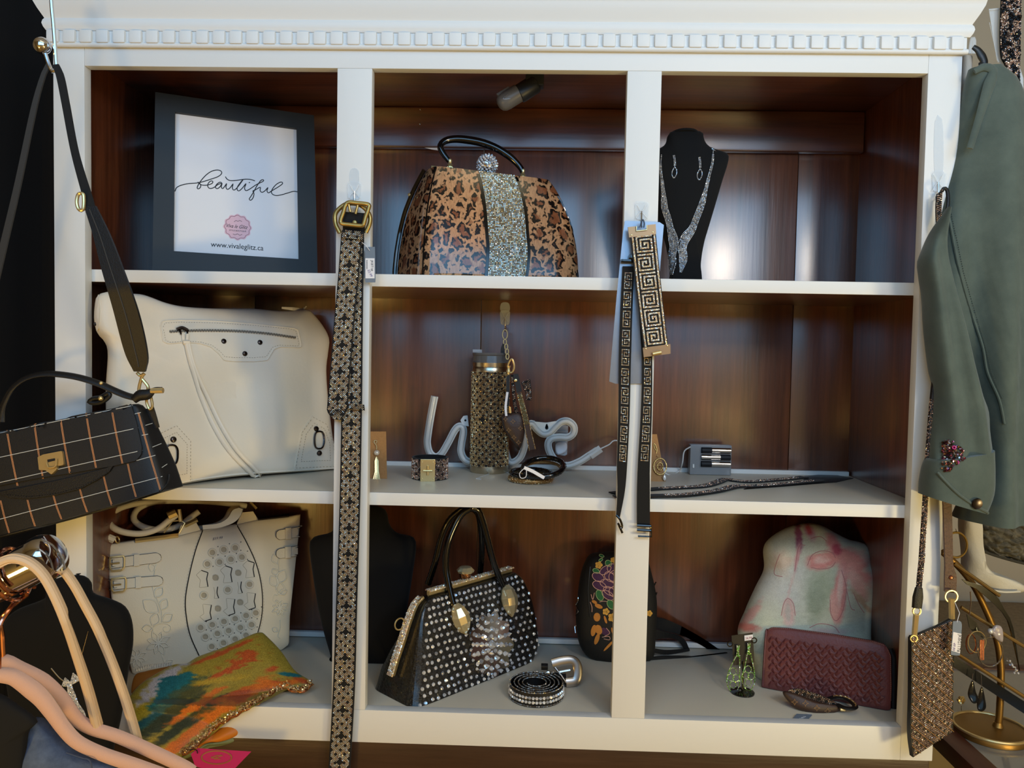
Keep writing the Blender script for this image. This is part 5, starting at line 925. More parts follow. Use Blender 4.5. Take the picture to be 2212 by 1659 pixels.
bp_ = Panel(e, e+np.array([1, .15, 0]), e+np.array([0, .35, 1])); t.add('buckle', tube([bp_.hit(*q)+bp_.n*.001 for q in spl(D5((1425, 1222), (1500, 1202), (1575, 1198), (1612, 1235), (1618, 1300), (1600, 1350), (1530, 1362)), 40)], .0085, 10, flat=.25, hint=bp_.n), mat('worn_silver', (170, 164, 158), .3, 1)); t.add('buckle_bar', tube([bp_.hit(*q) for q in D5((1425, 1222), (1480, 1290), (1530, 1362))], .0022, 8), SILVER); t.add('prong', tube([bp_.hit(*q)+bp_.n*.001 for q in D5((1480, 1285), (1560, 1270))], .0022, 8), SILVER); t.add('rivet', stud(bp_.hit(*D5((1395, 1290))[0])+bp_.n*.003, bp_.n, .004), SILVER); t.add('keeper', obox(bp_.hit(*D5((1370, 1245))[0]), (.006, 0, 0), (0, .006, 0), (0, 0, .004), .1), BLACK)
t.done()
# embroidered backpack
t = Thing('embroidered_backpack', 'small black backpack with embroidered purple peony standing behind the stile', 'backpack')
out = E1((270, 150), (400, 130), (600, 120), (800, 135), (920, 200), (985, 400), (1030, 620), (1040, 820), (1025, 1100), (1005, 1340), (930, 1420), (700, 1462), (520, 1455), (350, 1432), (210, 1355), (115, 1210), (78, 960), (92, 700), (135, 400), (200, 220))
bb = PZ(*E1((600, 1462))[0], DECK); pl = Panel((bb[0], bb[1]+.03, 0), (bb[0]+1, bb[1]+.03, 0), (bb[0], bb[1]+.055, .3)); body = inflate(pl, out, .045, .05, 2.8, 14, 120, E1((560, 800))[0], zmin=DECK+.0005, ymax=DD-.014); t.add('body', body, mat('black_nylon', (13, 13, 13), .7, bump=(500, .2)), smooth=60); B = bvh(body)
PU, GR, YE, PK = mat('purple_thread', (62, 24, 66), .55, bump=(900, .6)), mat('green_thread', (30, 96, 52), .55, bump=(900, .6)), mat('yellow_thread', (206, 156, 66), .55, bump=(900, .6)), mat('pink_thread', (206, 158, 142), .6)
def petal(x, y, rx, ry, an, m_=PU, edge=PK, h_=.0012, name='embroidered_petal'):
    o = [(x+rx*math.cos(u)*math.cos(an)-ry*math.sin(u)*math.sin(an), y+rx*math.cos(u)*math.sin(an)+ry*math.sin(u)*math.cos(an)) for u in np.linspace(0, 6.28, 18, endpoint=False)]
    r = t.add(name, patch_on(B, E1(*o), h_, 3, 24), m_, smooth=60)
    if edge: t.add('outline', tube_on(B, E1(*o), .0006, 26, h_, closed=True), edge, par=r)
for x, y, rx, ry, an in ((345, 425, 75, 48, .5), (360, 525, 85, 50, .4), (430, 340, 75, 42, -.6), (450, 500, 85, 50, .2), (520, 320, 70, 55, 0), (480, 590, 80, 45, .5), (460, 640, 80, 45, .6), (560, 420, 90, 80, 0), (480, 420, 70, 50, .7), (540, 600, 70, 60, .4), (640, 380, 90, 70, 0), (660, 520, 90, 80, 0)): petal(x, y, rx, ry, an)
for x, y, rx, ry, an in ((320, 350, 40, 26, .4), (465, 262, 40, 34, .8), (362, 640, 66, 40, 1.2), (495, 750, 60, 40, 1.0), (385, 175, 30, 14, .3), (375, 222, 26, 14, -.5)): petal(x, y, rx, ry, an, GR, mat('pale_green_thread', (150, 170, 120), .6), name='embroidered_leaf')
for x, y, r_ in ((352, 282, 48), (437, 835, 46), (515, 905, 60), (520, 222, 34), (950, 855, 40)):
    for k in range(5): petal(x+r_*.45*math.cos(k*1.257), y+r_*.45*math.sin(k*1.257), r_*.5, r_*.42, k*1.257, YE, None, .0014)
for x, y, rx, ry, an in ((300, 720, 34, 18, .5), (350, 770, 50, 24, .4), (330, 900, 40, 52, 0), (290, 1060, 30, 70, .2), (350, 1050, 40, 60, -.3), (330, 1160, 70, 26, 1.9), (470, 1240, 90, 14, -.8), (430, 930, 14, 50, -.3), (520, 1080, 14, 60, -.3)): petal(x, y, rx, ry, an, mat('amber_thread', (186, 122, 48), .55, bump=(900, .6)), None, .0013)
petal(420, 1070, 60, 40, .5, PU, None)
t.add('vine', join(*[tube_on(B, E1(*s_), .0006, 24, .0008) for s_ in (((260, 630), (280, 690), (300, 610)), ((360, 720), (400, 710), (450, 715)), ((250, 720), (270, 780), (270, 840)), ((440, 1030), (480, 1090), (420, 1130)), ((390, 1140), (470, 1130), (480, 1170), (410, 1160)))]), PK)
t.add('side_zip', tube_on(B, E1((250, 300), (225, 600), (250, 900)), .0012, 24), mat('zip_black', (30, 30, 30), .4))
for pth in (((115, 620), (120, 700), (95, 760), (120, 830), (95, 880)), ((60, 990), (72, 1040), (78, 1090))): t.add('zip_pull', tube_on(B, E1(*pth), .0012, 20, .003), SILVER)
t.add('side_buckle', tube([hit(B, *q, .004)[0] for q in E1((1008, 490), (1030, 560), (1110, 660), (1060, 680), (1020, 610))], .0015, 6), SILVER)
yb_ = bb[1]+.04
for L_, R_, y_ in (([(1030, 900), (1200, 950), (1500, 1080), (1750, 1230), (1850, 1330)], [(1025, 1030), (1150, 1070), (1400, 1130), (1680, 1270), (1800, 1380)], [yb_+.03, yb_+.06, yb_+.08]), ([(1010, 1040), (1200, 1100), (1370, 1170), (1440, 1300)], [(1010, 1180), (1150, 1150), (1290, 1180), (1380, 1300)], [yb_, yb_+.03, yb_+.04]), ([(950, 1390), (1130, 1370), (1400, 1370), (1650, 1385), (1870, 1350)], [(950, 1480), (1100, 1465), (1400, 1470), (1650, 1495), (1890, 1440)], [yb_-.02, yb_, yb_+.03]), ([(1010, 1280), (1180, 1300), (1430, 1280)], [(1010, 1330), (1180, 1350), (1440, 1305)], [yb_-.01, yb_+.01, yb_+.03])):
    v = Band(E1(*L_), E1(*R_), y_, 24).mesh(.004); v[0][:, 2] = np.maximum(v[0][:, 2], DECK+.001); v[0][:, 1] = np.minimum(v[0][:, 1], DD-.013); t.add('shoulder_strap', v, mat('black_webbing', (14, 14, 14), .8), smooth=30)
t.done()
# floral cloth bundle
t = Thing('floral_cloth', 'pale green cloth printed with pink lilies, draped upright in the corner', 'scarf')
out = E2((190, 900), (245, 720), (320, 550), (385, 410), (382, 260), (430, 180), (560, 100), (700, 68), (800, 85), (900, 138), (1000, 188), (1130, 228), (1162, 330), (1195, 450), (1185, 650), (1165, 800), (1160, 950), (1160, 1380), (900, 1420), (400, 1330), (320, 1240), (300, 1100))
pl = Panel(PZ(*E2((600, 1330))[0], DECK)*[1, 0, 1]+[0, .20, 0], PZ(*E2((900, 1330))[0], DECK)*[1, 0, 1]+[.1, .20, 0], (1.2, .265, .35))
v = inflate(pl, out, .055, .04, 2.6, 46, 200, E2((760, 700))[0], bump=(.016, 11), zmin=DECK+.0005, ymax=DD-.013)
PKK, DPK, SG, LG = (226, 156, 150), (190, 90, 110), (206, 214, 196), (222, 224, 214)
bl = [(500, 500, 260, 200, 0, LG, 1, .3), (820, 560, 120, 160, 0, (176, 190, 166), 1, .2), (770, 660, 60, 140, 5, (160, 174, 152), 1, .2), (820, 350, 120, 62, -8, PKK, .5, .2), (820, 340, 70, 30, -10, (236, 200, 194), .5, .2), (1010, 320, 160, 60, 12, PKK, .6, .3), (1060, 420, 160, 70, 40, (226, 160, 150), .6, .3), (1080, 520, 130, 50, 60, (230, 184, 172), .6, .3), (900, 220, 90, 46, 65, (216, 150, 152), .5, .2), (925, 265, 40, 30, 60, DPK, .5, .2), (950, 600, 230, 48, 95, PKK, .5, .2), (950, 560, 150, 22, 95, (236, 204, 194), .6, .2), (905, 690, 110, 30, 85, (228, 176, 168), .5, .2), (640, 170, 110, 26, 85, (158, 92, 122), .5, .3), (720, 130, 70, 36, 60, (196, 160, 176), .5, .3), (715, 120, 44, 16, 70, DPK, .5, .3), (630, 320, 110, 16, 100, (214, 166, 168), .5, .2), (580, 540, 100, 10, 105, (226, 206, 198), .5, .2), (565, 740, 100, 44, 88, (228, 192, 184), .5, .2), (560, 740, 70, 22, 88, (206, 196, 186), .5, .2), (290, 740, 110, 34, -50, (226, 180, 170), .6, .4), (260, 850, 90, 34, 10, (222, 140, 126), .6, .4), (520, 360, 70, 80, 0, (222, 206, 190), .8, .5), (1100, 640, 110, 20, 50, (200, 176, 150), .6, .6), (860, 880, 140, 30, 0, (206, 190, 184), .7, .3)]
t.add('draped_cloth', v, mat('printed_linen', (255, 255, 255), .7, attr=True, var=((226, 224, 220), 600), bump=(700, .2)), smooth=60, colors=np.clip(paint(v[0], (1540, 1110, 3.457), SG, bl, seed=3), 4, 250)); B = bvh(v)
LNP = mat('fine_print_line', (176, 120, 122), .7)
t.add('printed_lines', join(*[tube_on(B, E2(*s_), .0006, 30, .0001, flat=.4) for s_ in (((705, 385), (740, 310), (810, 278), (890, 290), (915, 330)), ((735, 400), (800, 412), (880, 400), (915, 360)), ((875, 640), (880, 740), (920, 800), (970, 720), (995, 560), (960, 420)), ((610, 430), (640, 250), (690, 235)), ((510, 760), (530, 670), (560, 632), (600, 670), (615, 760)), ((730, 185), (800, 170), (850, 205)), ((500, 300), (470, 380), (460, 450), (520, 470)), ((1000, 580), (1030, 700), (1060, 720)), ((1050, 590), (1090, 680), (1130, 740)), ((720, 850), (800, 820), (900, 840), (945, 890)))]), LNP); t.done()
# woven wallet
t = Thing('woven_wallet', 'burgundy woven leather zip wallet leaning on the floral cloth', 'wallet')
a, b_ = PZ(*E2((365, 1290))[0], DECK), PZ(*E2((1330, 1465))[0], DECK)
pl = Panel(a, b_, (a+b_)/2+np.array([0, .035, .11]))
wo = [(362, 1290), (385, 900), (400, 862), (440, 842), (560, 850), (900, 895), (1200, 945), (1280, 968), (1315, 1010), (1335, 1060), (1338, 1300), (1330, 1462), (1300, 1468), (800, 1375), (400, 1300)]
BURG = mat('burgundy_leather', (104, 56, 58), .42, bump=(260, .25)); body = inflate(pl, E2(*wo), .011, .012, 7, 10, 150, E2((850, 1150))[0], smooth=False, zmin=DECK+.0005); t.add('body', body, BURG, smooth=50); B = bvh(body)
tl_ = []
for i in range(-2, 20):
    for j in range(11):
        u = .035+(i+.5*(j % 2))*.0585; v_ = .17+j*.077
        if not (.03 < u < .955) or v_ > .95: continue
        x = 400+(1300-400)*u; y0 = 862+(985-862)*u; y1 = 1290+(1455-1290)*u; y = y0+(y1-y0)*v_; s_ = 1 if (i+j) % 2 else -1
        ex = [(x-32, y-10*s_), (x-6*s_, y-26), (x+32, y+10*s_), (x+6*s_, y+26)]; P4 = [hit(B, *q, h_)[0] for q, h_ in zip(E2(*ex), (-.0012, .0012, .0034, .0012))]; Pm, _ = hit(B, *E2((x, y))[0], .0034); tl_.append((np.array(P4+[Pm]), [(0, 1, 4), (1, 2, 4), (2, 3, 4), (3, 0, 4)]))
t.add('woven_panel', join(*tl_), BURG, smooth=0, kind='stuff'); t.add('top_stitching', dashes_on(B, E2((440, 852), (600, 862), (900, 905), (1200, 955), (1290, 985), (1325, 1060), (1328, 1400)), 90, .0004, .0008), mat('beige_thread', (176, 140, 130), .6), kind='stuff')
t.add('edge_piping', tube_on(B, E2((372, 1285), (396, 900), (412, 872), (445, 856)), .0014, 30), BURG); t.add('zip_edge', tube([pl.hit(*q)-pl.n*.010 for q in E2((1325, 1010), (1352, 1080), (1350, 1460))], .005, 8), INK); t.done()
t = Thing('monogram_coin_pouch', 'small brown monogram leaf pouch with rhinestone lattice top', 'pouch')
c = PZ(*E2((760, 1490))[0], DECK); pl = Panel(c+np.array([0, .012, .01]), c+np.array([1, .012, .01]), c+np.array([0, .05, .07])); pp_ = inflate(pl, E2((520, 1332), (560, 1395), (640, 1462), (760, 1495), (880, 1492), (940, 1475), (962, 1442), (860, 1420), (760, 1395), (640, 1350), (560, 1325)), .010, .012, 2.2, 8, 60, zmin=DECK+.0005); pu = t.add('body', pp_, MONO, smooth=60); B = bvh(pp_)
for x, y in ((610, 1405), (690, 1415), (775, 1450), (855, 1472)):
    st = [(x+(24 if j % 2 == 0 else 9)*math.sin(j*math.pi/4), y-(24 if j % 2 == 0 else 9)*math.cos(j*math.pi/4)) for j in range(8)]; t.add('printed_star', tube_on(B, E2(*st), .0006, 32, .0003, False, closed=True), MONOP, par=pu)
fl = Band(E2((570, 1318), (640, 1308), (740, 1335), (860, 1380), (965, 1435)), E2((560, 1335), (640, 1362), (760, 1400), (860, 1428), (950, 1448)), [c[1]+.02, c[1]+.012], 20); t.add('flap', fl.mesh(.003), BLACKS); t.add('flap_stones', band_gems(fl, .0022, .0012, False, .02, 4), GEMROSE, smooth=0, kind='stuff')
q = [PZ(*x, DECK+.012) for x in spl(E2((850, 1385), (920, 1370), (1000, 1385), (1060, 1430), (1050, 1452), (990, 1450), (930, 1425)), 40)]; t.add('wrist_loop', tube(q, .005, 8, flat=.5, hint=(0, 0, 1)), BLACK); t.add('loop_stones', gems(np.array(q[5:26])+[0, -.002, .004], (0, -.5, .8), .0015, 5, .8), GEMGOLDD, smooth=0); t.add('swivel', tube([PZ(*x, DECK+.008) for x in E2((950, 1460), (985, 1462))], .003, 8), GOLD); t.done()
tp = Panel(PZ(*E2((590, 1545))[0], DECK+.001), PZ(*E2((745, 1495))[0], DECK+.004), PZ(*E2((640, 1490))[0], DECK+.004))
tag('small slate tag with white writing lying beside the coin pouch', E2((582, 1545), (625, 1492), (745, 1498), (672, 1575)), 0, None, [('~', *E2((622, 1545), (690, 1515)), .12, PAPER)], [(E2((740, 1500))[0], c[1]-.012), (E2((700, 1490))[0], c[1]-.006)], TAGGREY, tp)
# green earrings on a stand
t = Thing('earring_stand', 'small black earring card stand with oval foot and price sticker', 'stand')
c = PZ(*E2((220, 1335))[0], DECK); pl = Panel(c+np.array([0, .004, 0]), c+np.array([1, .004, 0]), c+np.array([0, .02, .1]))
t.add('foot', lathe([(.021, 0), (.021, .002), (.012, .004), (.004, .006)], c, seg=24), PATENT); t.add('card', quad_px(pl, E2((140, 910), (298, 888), (312, 1108), (156, 1134)), .0012, -.001), mat('black_plastic_card', (18, 18, 18), .35), smooth=0); t.add('post', tube([c, pl.hit(*E2((228, 1100))[0])], .002, 6), PATENT)
t.add('sticker', quad_px(pl, E2((234, 908), (298, 900), (298, 940), (236, 948)), .0002, .0006), PAPER, smooth=0); t.add('sticker_writing', text_on(pl, '34.99', *E2((242, 938), (292, 932)), .0009, .2), mat('red_ink', (150, 50, 60), .6), smooth=0)
for x, y in ((128, 972), (308, 945)): t.add('ring', torus(pl.hit(*E2((x, y))[0]), .0045, .0011, (0, 1, 0), 20, 6), PATENT)
t.done(); B = bvh(quad_px(pl, E2((0, 800), (450, 800), (450, 1400), (0, 1400)), .001, .003))
GRN = mat('peridot_rhinestone', (150, 190, 90), .1, .5, island=[(0, (150, 196, 90)), (.4, (200, 226, 160)), (.6, (110, 150, 60)), (.85, (236, 240, 220))])
for k, (x, y, x2, lb) in enumerate(((188, 985, 150, 'left'), (268, 970, 262, 'right'))):
    t = Thing('chandelier_earring', 'green rhinestone chandelier earring, %s of the pair on black stand' % lb, 'earring', 'green chandelier earrings'); s_ = 1/3.457
    e2 = lambda *p: E2(*p)
    t.add('stem', gem_path([(x, y), (x-2, y+40), (x-4, y+80)], [26*s_, 18*s_, 26*s_], 2.3, .0012, e2, B, .001), GRN, smooth=0)
    t.add('outer_loop', gem_path([(x-12, y+70), (x2-25, y+170), (x2-48, y+250), (x2-30, y+320), (x2+10, y+350), (x2+45, y+300), (x2+48, y+220), (x+12, y+70)], [2]*8, 2.3, .0011, e2, B, .001), GRN, smooth=0)
    for dx, dy in ((-18, 235), (22, 240), (0, 190), (0, 290)): t.add('inner_loop', gem_path([(x2+dx+24*math.cos(u), y+dy+26*math.sin(u)) for u in np.linspace(0, 6.28, 12)], [2]*12, 2.3, .0010, e2, B, .001), GRN, smooth=0)
    t.done()
# ================================================================== left foreground
CHROME = mat('chrome', (220, 220, 222), .06, 1)
# hook and black checked bag
YB = -.10
t = Thing('chrome_hook', 'chrome ball tipped hook hanging left of the cabinet', 'hook')
t.add('rod', tube(spl([P(*q, YB) for q in ((104, -140), (110, -10), (116, 60), (121, 130), (122, 150), (114, 155), (106, 140), (98, 116))], 50), .0028, 8), SILVER); t.add('ball', ball(P(91, 99, YB), .0125, 14), CHROME); t.done()
t = Thing('checked_crossbody', 'black checked crossbody bag with gold clasp hanging on chrome hook', 'handbag')
pl = Panel(P(0, 1000, YB), P(360, 1000, YB), P(100, 800, YB+.02)); D_ = unit((.35, 1, 0))
Lp = C3((-330, 600), (-310, 660), (-240, 900), (-140, 1250), (-70, 1450)); Rp = C3((1120, 290), (1160, 330), (1245, 600), (1320, 850), (1372, 1030))
BLK = mat('black_saffiano', (22, 22, 23), .5, bump=(900, .2)); body = loft_bag(pl, Lp, Rp, [.02, .04, .05, .058, .06], (.30, 1, 0), 6, 64, 26); t.add('body', body, BLK, smooth=60); B = bvh(body)
fo = [(-330, 610), (285, 372), (500, 335), (720, 302), (940, 280), (1125, 288), (1170, 450), (1216, 660), (1212, 720), (1165, 772), (970, 818), (600, 880), (340, 920), (0, 985), (-230, 1040)]
flp = t.add('flap', patch_on(B, C3(*fo), .004, 10, 140, C3((450, 650))[0]), BLK, smooth=60); B2 = bvh(body, (flp['v'], flp['f']))
OR_, WT = mat('orange_thread', (206, 140, 88), .6), mat('white_thread', (206, 206, 200), .6)
for a, b_ in (((50, 460), (150, 985)), ((283, 378), (368, 925)), ((505, 335), (598, 878)), ((725, 303), (820, 832)), ((945, 282), (1045, 795)), ((235, 1105), (300, 1330)), ((455, 1065), (525, 1270)), ((680, 1005), (745, 1210)), ((885, 905), (955, 1152)), ((1090, 797), (1165, 1095)), ((1180, 360), (1368, 1022)), ((5, 1110), (80, 1390))):
    for dx in (-4, 5): t.add('orange_line', tube_on(B2, C3((a[0]+dx, a[1]), ((a[0]+b_[0])/2+dx-4, (a[1]+b_[1])/2), (b_[0]+dx, b_[1])), .00045, 20, .0004, flat=.5), OR_)
for a, b_ in (((0, 535), (1132, 300)), ((0, 742), (1180, 490)), ((0, 957), (1215, 682)), ((0, 1270), (1385, 905)), ((1165, 770), (1325, 725)), ((1150, 372), (1200, 360)), ((1210, 555), (1262, 545)), ((1240, 470), (1300, 452)), ((1300, 655), (1375, 625)), ((1380, 830), (1425, 800))): t.add('white_line', tube_on(B2, C3(a, b_), .0005, 26, .0004, flat=.5), WT)
po = t.add('front_pocket', patch_on(B2, C3((-20, 1040), (200, 1000), (500, 940), (750, 880), (975, 815), (940, 870), (850, 930), (700, 1010), (480, 1065), (250, 1095), (100, 1085), (20, 1062)), .004, 6, 80, C3((480, 985))[0]), BLACK, smooth=60); t.add('pocket_stitch', dashes_on(bvh((po['v'], po['f'])), C3((60, 1060), (250, 1078), (480, 1050), (700, 995), (850, 915), (930, 865)), 40, .0004, .0005), INK, par=po)
cl = t.add('clasp', patch_on(B2, C3((338, 742), (385, 718), (540, 688), (548, 700), (560, 800), (545, 812), (505, 815), (500, 845), (455, 888), (405, 852), (350, 850)), .005, 3, 60), GOLD, smooth=30); t.add('clasp_slot', patch_on(bvh((cl['v'], cl['f'])), C3((405, 762), (470, 750), (470, 770), (408, 785)), .0006, 2, 20), INK, par=cl); t.add('clasp_bar', tube_on(bvh((cl['v'], cl['f'])), C3((400, 790), (420, 830), (480, 820), (490, 760)), .0016, 16, .002), GOLD, par=cl)
t.add('bottom_edge', tube_on(B, C3((0, 1420), (500, 1290), (950, 1165), (1300, 1055), (1375, 1025), (1430, 960), (1440, 890)), .0018, 40), BLACK)
hd = [P(*q, YB+yy) for q, yy in zip(spl(C3((8, 440), (12, 360), (40, 270), (110, 150), (230, 65), (400, 30), (620, 50), (820, 105), (980, 175), (1080, 215), (1175, 238)), 50), np.linspace(.02, .03, 50))]
t.add('handle', tube(hd, .0062, 10, flat=.55, hint=(0, -.6, .8)), BLACK); t.add('handle_rivet', ball(hd[38]+np.array([0, -.003, .003]), .003, 7), GOLD)
t.add('handle_end', tube([P(*q, YB+.012) for q in spl(C3((1140, 255), (1190, 215), (1260, 205), (1320, 168), (1385, 165)), 20)], [.006, .0085, .008, .004, .004], 8, flat=.5, hint=(0, -1, 0)), BLACK); t.add('handle_tip', tube([P(*q, YB+.010) for q in C3((1290, 175), (1392, 172))], .0042, 8), GOLD)
t.add('handle_ring', tube([P(*q, YB+.03) for q in spl(C3((760, 270), (800, 240), (860, 230), (925, 195), (935, 220), (880, 265), (820, 280)), 30, True)], .0035, 8, True), BLACK); t.add('ring_stud', ball(P(*C3((860, 240))[0], YB+.024), .004, 7), GOLD)
t.add('clip', tube([P(*q, YB+.02) for q in spl(C3((1170, 20), (1200, 45), (1235, 25), (1210, 60), (1185, 170), (1215, 215), (1265, 150), (1215, 75)), 40)], .0026, 8), GOLD); t.add('side_ring', tube([P(*q, YB+.025) for q in spl(C3((1250, 260), (1280, 210), (1300, 300), (1275, 330)), 24, True)], .0022, 8, True), GOLD); t.add('side_tab', strip(C3((1275, 320), (1300, 400), (1325, 495)), 16, YB+.03, 10).mesh(.003), BLACK)
r_ = Band([(112, 140), (121, 165), (133, 225), (153, 330), (178, 425), (184, 452)], [(126, 138), (138, 165), (150, 225), (170, 330), (199, 425), (205, 448)], [YB-.004, YB-.004, YB-.02], 30); t.add('strap', r_.mesh(.002), mat('black_webbing_strap', (17, 17, 17), .75))
pad = Band(C2((715, 180), (790, 420), (860, 700), (960, 1050), (1060, 1420), (1140, 1590)), C2((810, 175), (930, 420), (1040, 700), (1180, 1100), (1255, 1450), (1235, 1595)), [YB-.02, YB-.02, YB+.01], 40); pd = t.add('shoulder_pad', pad.mesh(.005), BLACK); p_, N_ = pad.ev(np.linspace(.02, .97, 60), np.linspace(.42, .5, 60)); t.add('pad_ridge', tube(p_+N_*.0005, .0009, 6), mat('grey_stitch', (60, 58, 56), .6), par=pd)
t.add('adjuster', tube([P(*q, YB-.022) for q in spl(C2((672, 75), (712, 85), (710, 205), (672, 205), (655, 140)), 24, True)], .0026, 8, True), GOLD)
lf = strip([(104, 138), (97, 150), (83, 192), (68, 253), (36, 405), (-5, 580), (-45, 760)], [9, 12, 13, 14, 15, 15, 15], [YB, YB-.01], 30); t.add('strap', lf.mesh(.003), mat('charcoal_strap', (52, 50, 47), .6))
t.done()
# bust in front of the left stile with silver necklace
o = C4((600, 150), (690, 195), (712, 290), (850, 340), (965, 400), (1020, 520), (1028, 690), (1000, 860), (965, 1090), (930, 1300), (880, 1500), (820, 1760), (300, 1760), (200, 1500), (120, 1200), (70, 900), (40, 600), (110, 440), (330, 345), (400, 290), (420, 190))
pl, B = bust('black velvet bust with silver necklace standing in front of the left stile', o, -.09, -.07, None, .03, .02, C4((540, 900))[0])
t = Thing('crystal_pendant', 'silver crystal bow necklace hanging on the black bust at left', 'necklace'); t.add('stones', join(gem_path([(500, 985), (550, 1000), (605, 940)], [20, 8, 24], 2.6, .0013, C4, B), gem_path([(545, 1010), (560, 1080), (600, 1160), (640, 1240), (665, 1300)], [10, 16, 10, 16, 12], 2.6, .0013, C4, B)), GEMCLR, smooth=0); t.add('chain', tube_on(B, C4((400, 880), (460, 950), (505, 985)), .0009, 16), SILVER); t.add('cord', tube_on(B, C4((600, 940), (650, 740), (690, 590)), .0006, 16), GUN); t.done()
# clothes rail with hangers
YR = -.40; m_ = m_px(YR)
rp = [P(-240, 1370, YR), P(-40, 1272, YR+.0), P(98, 1204, YR)]
t = Thing('clothes_rail', 'thick chrome clothes rail end in the lower left foreground', 'rail'); t.add('pipe', tube(lin(rp, 8), 47*m_, 24), CHROME); t.add('end_cap', lathe([(40*m_, -.008), (52*m_, -.006), (52*m_, .004), (44*m_, .012), (20*m_, .016)], rp[2], rp[2]-rp[1], 28), CHROME); t.done()
ax = unit(rp[2]-rp[1])
COP = mat('rose_copper', (214, 150, 122), .12, 1); FL = mat('pink_velvet_flock', (216, 172, 150), .85, sheen=.4, bump=(1200, .3))
def hanger(label, ringx, stem, arm, yy):
    t = Thing('velvet_hanger', label, 'hanger', 'pink velvet hangers'); rc = P(*ringx, YR); u = unit(np.cross(ax, (0, 1, 0))); u = u if u[2] > 0 else -u; v = np.cross(ax, u)
    a = np.linspace(-2.6, 2.2, 40); lo = P(*stem[0], yy)
    t.add('hook', tube([rc+(56*m_)*(math.cos(x)*u+math.sin(x)*v) for x in a], .0026, 8), COP); t.add('stem', tube(spl([rc-(56*m_)*u]+[P(*q, yy) for q in stem], 30), .0026, 8), COP); t.add('frame', tube([P(*q, yy+k) for q, k in zip(spl(arm, 60), np.linspace(0, .02, 60))], [.008, .0105, .0085, .0078, .0082, .008], 10, flat=.7, hint=(0, -1, .2)), FL); t.done()
hanger('pink velvet hanger nearest the camera with dark and denim garment', (8, 1250), C4((-8, 560), (-8, 800), (-10, 900)), C4((-60, 930), (30, 935), (130, 962), (300, 1090), (400, 1210), (500, 1350), (610, 1460), (800, 1550), (1000, 1620), (1400, 1760)), YR-.02)
hanger('pink velvet hanger just behind, its copper stem in view', (34, 1236), C4((18, 480), (20, 640), (28, 800)), C4((20, 832), (60, 830), (150, 882), (330, 985), (480, 1120), (600, 1275), (720, 1350), (900, 1405), (1100, 1490), (1420, 1640), (1500, 1690)), YR+.02)
t = Thing('hanger_hook', 'spare rose copper hanger hook looped over the chrome rail', 'hanger'); u = unit(np.cross(ax, (0, 1, 0))); v = np.cross(ax, u)
t.add('wire', tube([P(20, 1243, YR)+58*m_*(math.cos(x)*u+math.sin(x)*v) for x in np.linspace(0, 5.2, 40)], .0026, 8), COP); t.add('neck', tube([P(20, 1243, YR)+58*m_*(math.cos(5.2)*u+math.sin(5.2)*v)+np.array([0, .004, -k*.01]) for k in range(3)], .0026, 8), COP); t.done()
t = Thing('cream_bag_straps', 'two long cream leather bag handles looped over the chrome rail', 'straps'); CS = mat('cream_strap', (226, 196, 160), .5, bump=(900, .15))
for c_, w_, yy in ((C4((-80, 110), (0, 55), (100, 25), (220, 60), (330, 160), (430, 340), (520, 560), (600, 800), (680, 1060), (755, 1350)), 20, (YR-.045, YR-.03, YR+.03)), (C4((230, 0), (320, 10), (440, 70), (560, 220), (660, 400), (750, 570), (850, 800), (950, 1070), (1030, 1330), (1075, 1500)), 17, (YR+.0, YR+.02, YR+.06))):
    b = strip(c_, w_, yy, 60); s_ = t.add('strap', b.mesh(.006), CS, smooth=30); p_, N_ = b.ev(np.linspace(0, 1, 90), np.full(90, .78)); t.add('stitch_line', tube(p_+N_*.0003, .0005, 5), mat('strap_stitch', (170, 136, 100), .7), par=s_)
    p_, N_ = b.ev(np.linspace(0, 1, 90), np.full(90, .5)); t.add('piping', tube(p_-N_*.001, .0042, 8), CS, par=s_)
t.done()
t = Thing('denim_garment', 'blue denim garment with black collar hanging on the pink hanger', 'garment'); DN = mat('washed_denim', (92, 108, 136), .85, var=((62, 76, 102), 45), bump=(1100, .4))
pl = YP(YR+.005); t.add('denim_body', inflate(pl, C4((265, 1270), (330, 1310), (420, 1400), (520, 1500), (650, 1560), (780, 1600), (900, 1660), (900, 1900), (100, 1900), (170, 1600), (200, 1380)), .02, .02, 2.5, 10, 80, C4((450, 1680))[0], bump=(.008, 25)), DN, smooth=60)
t.add('black_collar', inflate(YP(YR-.012), C4((-200, 1050), (0, 1085), (120, 1160), (285, 1290), (215, 1385), (190, 1600), (150, 1900), (-200, 1900)), .012, .012, 2.5, 10, 60, bump=(.004, 20)), mat('black_knit', (12, 12, 13), .9), smooth=60)
t.add('pocket_seam', tube([P(*q, YR-.017) for q in spl(C4((520, 1540), (640, 1580), (700, 1600), (720, 1680)), 20)], .0009, 5), mat('denim_seam', (60, 72, 96), .8)); t.done()
